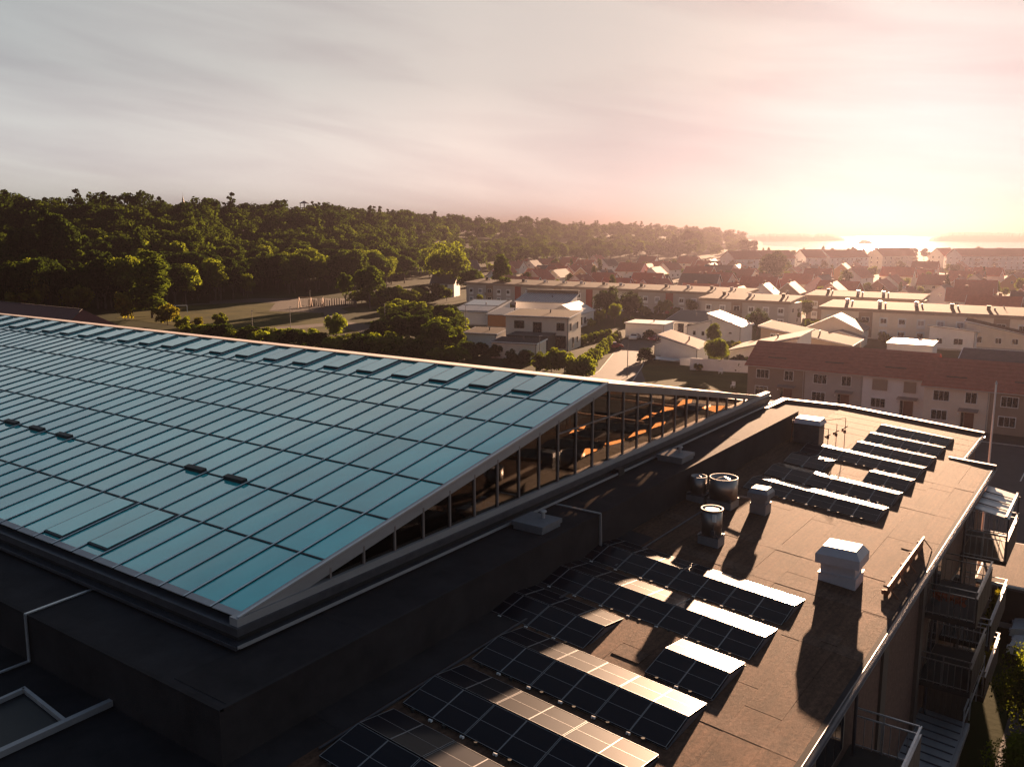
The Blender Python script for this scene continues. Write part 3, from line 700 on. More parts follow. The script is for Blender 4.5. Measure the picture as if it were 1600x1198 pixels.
BL = [[(152, 418), (200, 372), (255, 370), (240, 395)], [(228, 560), (250, 510), (335, 505), (320, 522)], [(362, 500), (370, 478), (490, 448), (488, 466)], [(512, 445), (565, 393), (625, 393), (620, 410)],
      [(588, 335), (650, 290), (690, 292), (670, 312)], [(650, 390), (690, 345), (742, 345), (735, 362)], [(705, 290), (735, 250), (796, 250), (790, 270)], [(808, 252), (845, 212), (905, 210), (900, 230)], [(960, 262), (990, 247), (1105, 250), (1060, 292)]]
holes = []
for b in BL:
    cu = sum(u for u, v in b) / 4; cv = sum(v for u, v in b) / 4; zz_ = 14.62
    while onz(850 + cu * k, 570 + cv * k, zz_)[0] > GX - 1.3 and zz_ > 11: zz_ -= .1
    Yc = onz(850 + cu * k, 570 + cv * k, zz_)[1]
    P = [ony(850 + u * k, 570 + v * k, Yc) for u, v in b]
    q = MB(); q.add([tuple(p) for p in P], [(0, 1, 2, 3)]); part('glow_sheet', q, 'glow_orange', hall)  # added sheet, shaped and placed to show as a bright orange patch
    C_ = sum(P) / 4
    s = np.array(SUNV)
    for p in P + [C_]:
        # where the sun ray leaves through the far slope
        t = (GZR + sF * (p[1] - GYR) - p[2]) / (s[2] - sF * s[1]); h_ = p + s * t; holes.append((h_[0], h_[1]))
nx = 60; ny = 20
gxs = np.linspace(GX - .1, GXL, nx + 1); 
xs = [GX - .1 - .8 * i for i in range(30)]; xs = xs + [GXL]
yy = [GYR + (GYF - GYR) * i / 26 for i in range(27)]
met = MB(); openn = MB()
for i in range(len(xs) - 1):
    for j in range(26):
        cell = any(xs[i + 1] - .35 <= hx <= xs[i] + .35 and yy[j] - .5 <= hy <= yy[j + 1] + .5 for hx, hy in holes)
        q = [fp(xs[i], yy[j]), fp(xs[i], yy[j + 1]), fp(xs[i + 1], yy[j + 1]), fp(xs[i + 1], yy[j])]
        (openn if cell else met).add(q, [(0, 1, 2, 3)])
part('far_slope', met, 'cap_metal', hall)
part('sun_opening', openn, 'clear_glass', hall)  # added openings, placed only to let sun through to the glowing sheets
for i in range(26):
    x = GX - 2.0 - i * 3.2
    q = MB(); q.slab([fp(x, GYR + .5, .07), fp(x, GYR + 1.3, .07), fp(x - 2.2, GYR + 1.3, .07), fp(x - 2.2, GYR + .5, .07)], .06); part('roof_hatch', q, 'cap_metal', hall)
# thin mast with a small bracket at the roof apex
q = MB(); q.tube([(0, 0, 0), (0, 0, 4.3)], .025, 6); q.bar((-.35, -.2, .35), (.35, .2, .35), .06); q.box(-.4, -.28, .2, -.25, -.12, .42); q.box(.25, .12, .2, .4, .28, .42)
single('lightning_mast', q, 'zinc_dark', 'thin vertical mast rising at the apex of the glass hall', 'mast', (GX - .35, GYR + .25, GZR - .1))

# ================================================================== roof furniture
def solar_row(x0, n, Y0, label):
    z0 = rz_(x0); t = thing('solar_panel_row', label, 'solar panels', (x0, Y0, z0), 0, 'tented rows of solar panels on the felt roof')
    return t
PW = 1.008; RISE = .195; LOW = .07; HB = 1.30; BB = 2.52
def P_(i, y, h):  # local, following the roof fall
    return (i * 1.0155, y, h - RS * i * 1.0155)
def panel_mesh(back):
    q = MB(); a, b = (HB + .03, BB) if back else (0, HB - .03); ha, hb = (LOW + RISE, LOW) if back else (LOW, LOW + RISE)
    def pt(x, s, h=0.0): return (x, a + (b - a) * s, ha + (hb - ha) * s + h - RS * x)
    def sl(x0, x1, s0, s1, h, th, mi): q.hexa([pt(x0, s0, h - th), pt(x1, s0, h - th), pt(x1, s1, h - th), pt(x0, s1, h - th)], [pt(x0, s0, h), pt(x1, s0, h), pt(x1, s1, h), pt(x0, s1, h)], mi)
    sl(.004, PW - .004, 0, 1, 0, .035, 0)
    me = q.mesh('solar_panel', 'cell'); fix_normals(me)
    q = MB()
    for (x0, x1, s0, s1, h) in ((.004, .017, 0, 1, .006), (PW - .017, PW - .004, 0, 1, .006), (.017, PW - .017, .0, .008, .006), (.017, PW - .017, .992, 1, .006), (.017, PW - .017, .496, .504, .003)):
        sl(x0, x1, s0, s1, h, .008, 0)
    mf = q.mesh('panel_frame', 'cell_line'); fix_normals(mf)
    return me, mf
PM = [panel_mesh(False), panel_mesh(True)]
q = MB(); q.add([(0, .02, 0), (0, HB, LOW + RISE - .05), (0, BB - .02, 0), (.02, .02, 0), (.02, HB, LOW + RISE - .05), (.02, BB - .02, 0)], [(0, 1, 2), (5, 4, 3), (0, 3, 4, 1), (1, 4, 5, 2), (2, 5, 3, 0)]); END = q.mesh('end_plate', 'panel_end'); fix_normals(END)
q = MB()
for a in (0, .07): q.box(-.05 + a, -.03, 0, -.015 + a, .03, .05)
q.box(-.05, -.012, .05, .055, .012, .06); CLAMP = q.mesh('clamp', 'white_paint')
FOOT = MB().cyl(0, 0, -.02, .09, .05, n=12).mesh('foot', 'rubber')
ROWS = [(-16.5, 8, 26.88, 'long eight-bay panel row nearest the steel fans, its far end glaring in the sun'),
        (-16.5, 8, 24.02, 'long panel row with sun flare on its right tip, second from the fans'),
        (-16.5, 4, 21.15, 'short four-bay panel row beside the small vent pipe at the dark deck'),
        (-14.48, 6, 18.35, 'six-bay panel row just in front of the short two-bay row'),
        (-14.48, 6, 15.45, 'second row of panels from the bottom edge of the photo'),
        (-14.48, 6, 12.58, 'nearest row of panels, cut off by the bottom edge'),
        (-10.41, 2, 21.15, 'small two-bay panel row between the stub pipe and the big white vent shadow'),
        (-14.48, 6, 39.35, 'front row of the far panel group, right behind the square hooded vent'),
        (-14.48, 6, 42.25, 'second row of the far panel group, with a vent pipe behind it'),
        (-14.48, 2, 45.2, 'tiny two-bay row at the left of the far panel group'),
        (-10.41, 2, 45.1, 'tiny two-bay row at the right of the far panel group'),
        (-14.48, 6, 47.95, 'long row behind the two tiny rows of the far group'),
        (-12.43, 4, 50.65, 'third from last row of the far panel group'),
        (-12.43, 4, 53.5, 'last but one row of the far panel group'),
        (-12.43, 4, 56.3, 'farthest row of panels, nearest the far parapet')]
for (x0, n, y0, lab) in ROWS:
    t = solar_row(x0, n, y0, lab)
    for i in range(n):
        g = .009 * (i % 2 == 0) - .004
        for me, mf in PM:
            p_ = link('solar_panel', me, t, (i * 1.0155 + g, 0, .015 - RS * (i * 1.0155) + RNG.rand() * .004))
            p_.rotation_euler = ((RNG.rand() - .5) * .006, (RNG.rand() - .5) * .006, 0)
            link('panel_frame', mf, p_)
        if i: link('clamp', CLAMP, t, (i * 1.0155, -.09, .04 - RS * i * 1.0155))
        link('foot', FOOT, t, (i * 1.0155 + .4, -.05, -RS * (i * 1.0155 + .4) + .01))
    link('end_plate', END, t, (-.012, 0, .02)); link('end_plate', END, t, (n * 1.0155 - .01, 0, .02 - RS * n * 1.0155))
    q = MB()
    for y in (.05, HB, BB - .05): q.bar((0, y, .03 if y != HB else .2), (n * 1.0155, y, (.03 if y != HB else .2) - RS * n * 1.0155), .04)
    part('rail', q, 'frame_silver', t, world=False)

def local(name, mb, m_, parent, label=None): return part(name, mb, m_, parent, world=False, label=label)
def fan(P, w, d, hb, rc, hc, label, style):
    t = thing('roof_fan', label, 'fan', (P[0], P[1], rz_(P[0])), 0, 'steel roof fans')
    q = MB(); q.box(-w / 2, -d / 2, -.1, w / 2, d / 2, hb); local('base', q, 'zinc_box', t)
    q = MB(); q.box(-w / 2 - .02, -d / 2 - .02, hb - .02, w / 2 + .02, d / 2 + .02, hb + .015); local('base_lid', q, 'zinc_dark', t)
    q = MB(); q.ring(0, 0, hb + .05, hb + hc, rc, rc - .025, 36); c_ = local('casing', q, 'steel', t)
    for p in c_.data.polygons: p.use_smooth = abs(p.normal.z) < .5
    q = MB()
    if style == 'cone': q.cyl(0, 0, hb + hc - .16, hb + hc + .02, rc * .78, .02, 28); q.cyl(0, 0, hb + .06, hb + hc - .2, rc * .3, n=16); local('cowl', q, 'steel', t)
    else:
        q.cyl(0, 0, hb + hc - .05, hb + hc + .0, rc * .74, rc * .70, 28); local('lid', q, 'vent_white', t)
        q = MB(); q.ring(0, 0, hb + hc - .03, hb + hc + .03, rc + .04, rc - .005, 36); local('rim', q, 'steel', t)
        q = MB(); q.box(rc * .45, -rc - .02, hb + hc * .62, rc * .45 + .14, -rc * .86, hb + hc * .9); local('rating_plate', q, 'white_paint', t)
        q = MB(); q.tube([(rc * .55, -rc * .92, hb + hc * .5), (rc * .55, -rc * 1.0, hb + .12), (rc * .75, -rc * .9, hb - .02)], .025, 8); q.box(rc * .35, -rc - .06, hb + .1, rc * .75, -rc * .9, hb + .3); local('junction_box', q, 'zinc_dark', t)
    for sx, sy in ((-1, -1), (1, -1), (1, 1), (-1, 1)):
        q = MB(); q.tube([(sx * w * .47, sy * d * .47, hb + .05), (sx * rc * .62, sy * rc * .62, hb + .09)], .03, 8); local('bracket', q, 'cap_metal', t)
    return t
fan((-15.38, 36.2), .82, .82, .34, .36, .80, 'smallest steel fan, standing left of the wide one beside the deck upstand', 'cone')
fan((-14.28, 36.4), 1.12, .98, .34, .62, .98, 'widest steel fan with an open top and cone inside', 'cone')
fan((-12.88, 31.75), .85, .68, .40, .40, 1.05, 'tall round fan with a pale lid, standing in front of the other two', 'lid')
def hood(P, w, d, hb, hn, hw, hh, label, m_='vent_white', hd=None):
    t = thing('roof_vent', label, 'vent', (P[0], P[1], rz_(P[0]))); hd = hd or hw * d / w
    q = MB(); q.box(-w / 2, -d / 2, -.12, w / 2, d / 2, hb); local('base', q, m_, t)
    q = MB(); q.box(-w / 2 - .025, -d / 2 - .025, hb, w / 2 + .025, d / 2 + .025, hb + .03); local('flange', q, m_, t)
    q = MB(); q.box(-w * .46, -d * .46, hb + .03, w * .46, d * .46, hb + hn); local('neck', q, m_, t)
    q = MB(); z0 = hb + hn * .8; a, b = hw / 2, hd / 2
    lo = [(-a, -b), (a, -b), (a, b), (-a, b)]; mid = [(x * .97, y * .97) for x, y in lo]; tp = [(x * .72, y * .66) for x, y in lo]
    v = [(x * .96, y * .96, z0) for x, y in lo] + [(x, y, z0 + hh * .55) for x, y in mid] + [(x, y, z0 + hh) for x, y in tp]
    q.add(v, [(3, 2, 1, 0), (0, 1, 5, 4), (1, 2, 6, 5), (2, 3, 7, 6), (3, 0, 4, 7), (4, 5, 9, 8), (5, 6, 10, 9), (6, 7, 11, 10), (7, 4, 8, 11), (8, 9, 10, 11)]); local('hood', q, m_, t)
    return t
hood((-7.9, 32.0), 1.32, 1.15, .36, .5, 1.62, .62, 'large pale square roof vent whose wide shadow falls towards the bottom edge')
h2 = hood((-12.7, 36.8), .72, .72, .45, .35, .95, .42, 'square grey hooded vent in front of the far panels', 'zinc_box', .95)
q = MB(); q.tube([(-.45, .1, .55), (-1.35, -.05, .55), (-1.35, -.05, .1)], .045, 8); local('pipe', q, 'cap_metal', h2)
# white cowl with a tall dark housing and scaffold poles near the far roof corner
t = thing('roof_housing', 'tall dark-sided housing with a white tarp-like lid near the far deck corner', 'vent', (-14.75, 50.4, rz_(-14.75)))
q = MB(); q.box(-.72, -.5, -.1, .72, .5, 1.25); local('body', q, 'zinc_dark', t)
q = MB(); q.hexa([(-.82, -.6, 1.2), (.82, -.6, 1.2), (.82, .6, 1.2), (-.82, .6, 1.2)], [(-.68, -.45, 1.48), (.7, -.45, 1.45), (.7, .45, 1.5), (-.68, .45, 1.5)]); local('lid', q, 'vent_white', t)
q = MB(); q.tube([(-.8, -.72, -.05), (-.72, -.7, 1.5)], .022, 6)
for i in range(7): q.box(-.80 + .005 * i, -.78, .75 + i * .1, -.70 + .005 * i, -.66, .80 + i * .1)
local('pole', q, 'rust', t)
t = thing('antenna_frame', 'rusty tube frame carrying three small antennas beside the white-lidded housing', 'antenna', (-13.6, 50.0, rz_(-13.6)))
for i, (x, y, h) in enumerate(((.05, 0, 1.15), (.42, .3, 1.45), (.78, .7, 1.75))):
    q = MB(); q.tube([(x, y, -.05 - RS * x), (x, y, h)], .02, 6); q.box(x - .08, y - .05, h * .5, x + .05, y + .05, h * .5 + .2); q.tube([(x - .12, y, h * .62), (x + .12, y, h * .74)], .03, 6); q.cyl(x - .14, y - .03, h * .55, h * .66, .05, n=8); local('antenna', q, 'rust', t)
q = MB(); q.tube([(-.6, -.5, 1.3), (.05, 0, 1.15)], .02, 6); q.tube([(-.5, .6, 1.45), (.78, .7, 1.75)], .018, 6); q.tube([(-1.0, -.7, .02), (.9, -.5, -.05)], .02, 6); local('frame', q, 'rust', t)
def pipe(px, py, h, r, label, m_='zinc_pale', cap=True, deck=False):
    P = onz(px, py, DZ) if deck else onroof(px, py)
    z = DZ if deck else rz_(P[0])
    q = MB(); q.cyl(0, 0, -.05, h, r, n=14)
    if cap: q.cyl(0, 0, h - .02, h + .05, r * 1.5, r * 1.4, 14)
    q.cyl(0, 0, -.02, .05, r * 2.0, r * 1.2, 14)
    o = single('vent_pipe', q, m_, label, 'pipe', (P[0], P[1], z)); return o
pipe(1185, 694, .42, .075, 'capped grey vent pipe in the shadow of the deck upstand')
pipe(1216, 689, .24, .03, 'slim pipe near the far end of the deck upstand', 'zinc_dark')
pipe(1160, 723, .26, .03, 'slim pipe between the deck upstand and the wide fan', 'zinc_dark')
pipe(1193, 887, .68, .085, 'rusty pipe standing in front of the long sunlit panel row', 'rust', False)
pipe(1008, 1018, .62, .09, 'stub pipe with an open steel top between two panel rows', 'zinc_pale')
pipe(736, 938, .50, .06, 'lone vent pipe in the dark beside the short four-bay panel row', 'zinc_pale')
o = pipe(1340, 748, .95, .07, 'tall yellowish pipe rising between the two tiny panel rows', 'yellow_strap', False)
def deck_hatch(x0, x1, y0, y1, label):
    cx_, cy_ = (x0 + x1) / 2, (y0 + y1) / 2; t = thing('deck_hatch', label, 'hatch', (cx_, cy_, DZ), 0, 'flat metal hatches on the dark deck')
    a, b = (x1 - x0) / 2, (y1 - y0) / 2
    q = MB(); q.box(-a + .05, -b + .05, 0, a - .05, b - .05, .24); local('base', q, 'zinc_box', t)
    q = MB(); q.box(-a, -b, .16, a, b, .32); local('lid', q, 'zinc_box', t)
    q = MB(); q.cyl(.1, .25, .3, .58, .07, n=14); q.cyl(.1, .25, .56, .62, .14, .12, 14); local('pipe', q, 'zinc_pale', t)
deck_hatch(-17.65, -16.3, 24.75, 26.05, 'flat grey hatch on the deck below the middle of the glass wall')
deck_hatch(-17.68, -16.35, 36.5, 37.9, 'flat grey hatch on the deck above the smallest fan')
# lightning conductor strips over the deck edge and far-left copings
def strip(name, label, pts, w, m_='alu_pale', cat='strip'):
    q = MB()
    for a, b in zip(pts[:-1], pts[1:]): q.bar(a, b, w, .035)
    single(name, q, m_, label, cat, pts[0])
y1_ = onz(930, 803, DZ)[1]; A = onz(868, 787, DZ + .03)
strip('conductor_strip', 'pale metal strip stepping down from the deck below the glass wall to the fans', [tuple(A), (DX + .05, y1_, DZ + .07), (DX + .09, y1_, ZD + .06), (DX + .9, y1_ + .05, rz_(DX + .9) + .05), (DX + .95, y1_ - .6, rz_(DX + .95) + .05)], .10)
A = onz(150, 918, DZ + .03); B = onz(66, 952, DZ + .03)
strip('conductor_strip', 'pale metal strip stepping down the dark deck at the far left', [tuple(A), (B[0], DY0 - .06, DZ + .07), (B[0] , DY0 - .08, ZD + .05), (B[0] - .02, DY0 - 4.6, ZD + .05)], .10)
A = onz(254, 1060, ZD + .1); B = onz(0, 1176, ZD + .1); e = (B - A) / np.linalg.norm(B - A)
q = MB(); q.bar(tuple(A), tuple(A + e * 12), .17, .16); single('coping_strip', q, 'zinc_pale', 'long pale metal coping at the bottom left, running out of the dark deck', 'coping', tuple(A))
A = onz(38, 1077, ZD + .1); B = onz(0, 1094, ZD + .1); C2 = onz(100, 1126, ZD + .1); e = (B - A) / np.linalg.norm(B - A)
t = thing('roof_well', 'sunken dark roof well edged with thin blue-grey flashing at the far bottom left', 'roof well', tuple(A))
q = MB(); q.bar(tuple(A), tuple(A + e * 8), .11, .12); part('flashing', q, 'zinc_pale', t)
q = MB(); q.bar(tuple(A + (A - C2) * .03), tuple(C2), .09, .12); part('flashing', q, 'zinc_pale', t)
q = MB(); q.slab([tuple(A - [0, 0, .08]), tuple(C2 - [0, 0, .08]), tuple(C2 + e * 8 - [0, 0, .08]), tuple(A + e * 8 - [0, 0, .08])], .04); part('cover', q, 'black', t)
# cables and drains on the felt
for (pts, lab) in (([(-14.6, 27.0), (-14.6, 38.9)], 'thin grey cable duct running from the fans to the near panel rows'), ([(-14.7, 12.8), (-14.7, 24.0)], 'cable duct along the shaded left ends of the near panel rows')):
    q = MB()
    for a, b in zip(pts[:-1], pts[1:]): q.bar((a[0], a[1], rz_(a[0]) + .05), (b[0], b[1], rz_(b[0]) + .05), .07, .05)
    single('cable_duct', q, 'zinc_dark', lab, 'cable duct', (pts[0][0], pts[0][1], rz_(pts[0][0])))
for (x, y, lab) in ((-6.3, 45.0, 'round roof drain near the gutter beside the far panels'), (-6.4, 27.5, 'round roof drain near the gutter, below the rail'), (-9.5, 33.4, 'round roof drain left of the big pale vent')):
    q = MB(); q.cyl(0, 0, .0, .06, .16, .12, 14); q.ring(0, 0, .02, .09, .10, .07, 14); single('roof_drain', q, 'zinc_dark', lab, 'drain', (x, y, rz_(x)))
# fall-guard rack along the gutter edge
t = thing('fall_guard', 'dark rail on stubby feet running along the gutter edge past the big white vent', 'rail', (-6.2, 31.7, rz_(-6.2)))
q = MB(); q.bar((0, 0, .42), (0, 6.3, .42), .05); local('top_rail', q, 'cap_metal', t)
for i in range(5):
    y = .1 + i * 1.52
    q = MB(); q.bar((-.02, y, -.02), (0, y, .42), .05); q.box(-.14, y - .06, .02, -.02, y + .06, .26); q.cyl(-.16, y, .1, .24, .07, n=8); q.bar((0, y, .4), (.35, y, .0), .035); local('foot', q, 'rust', t)
q = MB()
for i in range(16): q.box(-.012, .15 + i * .38, .06, .012, .15 + i * .38 + .3, .36)
local('rail_mesh', q, 'rust', t)

# ================================================================== houses
WIN = {}
def window_mesh(w, h, cols, kind='dark', frame='white_paint'):
    key = (w, h, cols, kind, frame)
    if key not in WIN:
        q = MB(); q.box(-w / 2, -.06, 0, w / 2, 0, h); f = q.mesh('window', frame)
        q = MB(); n = cols; g = .09
        for i in range(n):
            a = -w / 2 + g + (w - 2 * g) * i / n + (.03 if i else 0); b = -w / 2 + g + (w - 2 * g) * (i + 1) / n - (.03 if i < n - 1 else 0)
            q.box(a, -.075, g, b, -.03, h - g)
        p = q.mesh('pane', 'window_' + kind); WIN[key] = (f, p)
    return WIN[key]
def window(parent, x, y, z, rz=0, w=1.2, h=1.2, cols=2, kind='dark', frame='white_paint'):
    f, p = window_mesh(w, h, cols, kind, frame); o = link('window', f, parent, (x, y, z), rz); link('pane', p, o); return o
def gable(label, cat, loc, rz, w, d, he, hr, wall, roof, group=None, wins=(), chimney=None, over=.4, hip=False, gable_wins=True, name='house', parapet=None):
    """ridge along local x; front faces local -y, origin at front left corner"""
    t = thing(name, label, cat, loc, rz, group)
    q = MB(); q.prism_x([(0, -2), (d, -2), (d, he), (d / 2, hr - .12), (0, he)], 0, w); part('wall', q, wall, t, world=False)
    s = (hr - he) / (d / 2); o = over
    q = MB()
    for sg in (0, 1):
        y0, y1 = (-o, d / 2) if sg == 0 else (d + o, d / 2); z0 = he - s * o + .06; z1 = hr + .06
        q.hexa([(-o, y0, z0), (w + o, y0, z0), (w + o, y1, z1), (-o, y1, z1)], [(-o, y0, z0 + .16), (w + o, y0, z0 + .16), (w + o, y1, z1 + .16), (-o, y1, z1 + .16)])
    rf = part('roof', q, roof, t, world=False)
    q = MB()
    for y0, y1 in ((-o - .02, d / 2), (d + o + .02, d / 2)):
        for x in (-o - .03, w + o + .03): q.bar((x, y0, he - s * o + .08), (x, y1, hr + .08), .06, .24)
    part('verge_board', q, 'white_paint', rf, world=False)
    if chimney:
        cx, cy = chimney; q = MB(); q.box(cx - .4, cy - .3, he, cx + .4, cy + .3, hr + .9); q.box(cx - .47, cy - .37, hr + .9, cx + .47, cy + .37, hr + 1.0); part('chimney', q, 'brick', rf, world=False)
    for wd in wins: window(t, *wd[:3], **(wd[3] if len(wd) > 3 else {}))
    if gable_wins:
        window(t, w, d / 2, he - .2, math.pi / 2, w=1.0, h=1.1); window(t, 0, d / 2, he - .2, -math.pi / 2, w=1.0, h=1.1)
    return t
def flat(label, cat, loc, rz, w, d, h, wall, roof='felt_dark', over=.35, slope=0.0, group=None, wins=(), name='house', thick=.25, fascia='white_paint', slope_x=0.0):
    """box house with a thin slab roof; slope lifts the back edge, slope_x the right edge"""
    t = thing(name, label, cat, loc, rz, group)
    q = MB(); z = lambda x, y: h + slope * y / d + slope_x * x / w
    q.hexa([(0, 0, -2), (w, 0, -2), (w, d, -2), (0, d, -2)], [(0, 0, z(0, 0)), (w, 0, z(w, 0)), (w, d, z(w, d)), (0, d, z(0, d))]); part('wall', q, wall, t, world=False)
    o = over; c = [(-o, -o), (w + o, -o), (w + o, d + o), (-o, d + o)]
    q = MB(); q.hexa([(x, y, z(x, y) + .01) for x, y in c], [(x, y, z(x, y) + thick) for x, y in c]); rf = part('fascia', q, fascia, t, world=False)
    o2 = o - .12; c = [(-o2, -o2), (w + o2, -o2), (w + o2, d + o2), (-o2, d + o2)]
    q = MB(); q.hexa([(x, y, z(x, y) + thick - .05) for x, y in c], [(x, y, z(x, y) + thick + .02) for x, y in c]); part('roof', q, roof, t, world=False)
    for wd in wins: window(t, *wd[:3], **(wd[3] if len(wd) > 3 else {}))
    if d > 4.9 and h > 2:
        q = MB(); q.bar((-over, -over - .06, z(0, 0) + .06), (w + over, -over - .06, z(w, 0) + .06), .12, .11); part('gutter', q, 'zinc_dark', t, world=False)
        q = MB(); xx = w - .12 if slope_x <= 0 else .12; q.tube([(xx, -.07, .1), (xx, -.07, z(xx, 0) - .02)], .05, 6); part('downpipe', q, 'zinc_dark', t, world=False)
        q = MB(); q.box(-.03, -.03, 0, w + .03, .1, .35); part('plinth', q, 'render_grey', t, world=False)
        q = MB(); q.cyl(w * .6, d * .55, z(w * .6, d * .55) + thick - .1, z(w * .6, d * .55) + thick + .7, .14, n=10); part('flue', q, 'zinc_dark', t, world=False)
    return t

# ---- terraced houses across the street
bounds = [-44.8, -36.6, -28.9, -20.75]
TW = [('render_brown', 'brown rendered terraced house at the left end of the red-tiled row', 0), ('render_grey', 'grey-beige terraced house left of the white one', 0), ('render_white', 'white terraced house with lowered dark blinds in the red-tiled row', 1)]
def terraced(x0, x1, yf, wall, label, blinds, left_end=False, right_end=False):
    t = thing('terraced_house', label, 'house', (x0, yf, 0), 0, 'terraced houses across the street')
    w = x1 - x0; he, hr, d = 5.3, 8.05, 9.2
    q = MB(); q.prism_x([(0, 0), (d, 0), (d, he), (d / 2, hr - .1), (0, he)], .01, w - .01); part('wall', q, wall, t, world=False)
    s = (hr - he) / (d / 2); a = -.35 if left_end else 0; b = w + (.35 if right_end else 0)
    q = MB()
    for y0, y1 in ((-.4, d / 2), (d + .4, d / 2)):
        q.hexa([(a, y0, he - s * .4), (b, y0, he - s * .4), (b, y1, hr), (a, y1, hr)], [(a, y0, he - s * .4 + .14), (b, y0, he - s * .4 + .14), (b, y1, hr + .14), (a, y1, hr + .14)])
    rf = part('roof', q, 'roof_tile_row', t, world=False)
    for k in range(8):   # courses of tiles
        yy_ = -.38 + (d / 2 + .3) * k / 8; zz = he + s * yy_ + .15
        q = MB(); q.hexa([(a + .02, yy_, zz - .05), (b - .02, yy_, zz - .05), (b - .02, yy_ + .6, zz + s * .6 - .06), (a + .02, yy_ + .6, zz + s * .6 - .06)], [(a + .02, yy_, zz + .05), (b - .02, yy_, zz + .05), (b - .02, yy_ + .6, zz + s * .6 + .005), (a + .02, yy_ + .6, zz + s * .6 + .005)])
        part('tile_course', q, 'roof_tile_row', rf, world=False)
    q = MB(); q.bar((a, -.46, he - s * .4), (b, -.46, he - s * .4), .11, .11); part('gutter', q, 'render_grey', rf, world=False)
    q = MB(); q.box(w * .3, 1.25, he + s * 1.2, w * .62, 1.75, he + s * 1.2 + .3); part('snow_guard', q, 'roof_tile_dark', rf, world=False)
    q = MB(); q.tube([(w - .15, -.12, .1), (w - .15, -.12, he - .2)], .05, 6); part('downpipe', q, 'render_grey', t, world=False)
    wx = w / 7.7
    kw = dict(kind='dark', cols=2)
    u = window(t, 2.1 * wx, 0, 3.35, w=1.9, h=1.35, cols=3); v = window(t, 5.6 * wx, 0, 3.35, w=1.35, h=1.45, cols=2)
    window(t, 2.0 * wx, 0, .95, w=1.9, h=1.3, cols=3)
    if blinds:
        for x, ww in ((2.1, 1.9), (5.6, 1.5)):
            q = MB(); q.box(x * wx - ww / 2, -.16, 3.3, x * wx + ww / 2, -.09, 4.75); part('blind', q, 'render_brown', t, world=False)
    q = MB(); q.box(5.0 * wx, -.07, .1, 6.1 * wx, 0, 2.2); dr = part('door', q, 'door_brown', t, world=False)
    q = MB(); q.box(4.6 * wx, -.08, .3, 4.92 * wx, 0, 2.2); part('sidelight', q, 'window_dark', t, world=False)
    q = MB(); q.hexa([(4.3 * wx, -1.0, 2.45), (6.6 * wx, -1.0, 2.45), (6.6 * wx, 0, 2.65), (4.3 * wx, 0, 2.65)], [(4.3 * wx, -1.0, 2.53), (6.6 * wx, -1.0, 2.53), (6.6 * wx, 0, 2.75), (4.3 * wx, 0, 2.75)]); part('canopy', q, 'cap_metal', t, world=False)
    q = MB(); q.cyl(4.25 * wx, -.12, 1.9, 2.1, .09, n=10); part('wall_lamp', q, 'white_paint', t, world=False)
    if left_end or right_end:
        window(t, 0 if left_end else w, 3.0, 3.3, -math.pi / 2 if left_end else math.pi / 2, w=1.2, h=1.3)
    return t
for i in range(3): terraced(bounds[i], bounds[i + 1], 121.6, TW[i][0], TW[i][1], TW[i][2], i == 0, i == 2)
terraced(-20.6, -13.3, 117.8, 'render_cream', 'beige terraced house directly behind the far panels, first of the lower stepped row', 0, True)
terraced(-13.3, -5.5, 117.8, 'render_brown', 'dark brown terraced house behind the white flagpole', 0)
terraced(-5.5, 2.3, 117.8, 'render_cream', 'cream terraced house at the right edge of the photo', 0, False, True)

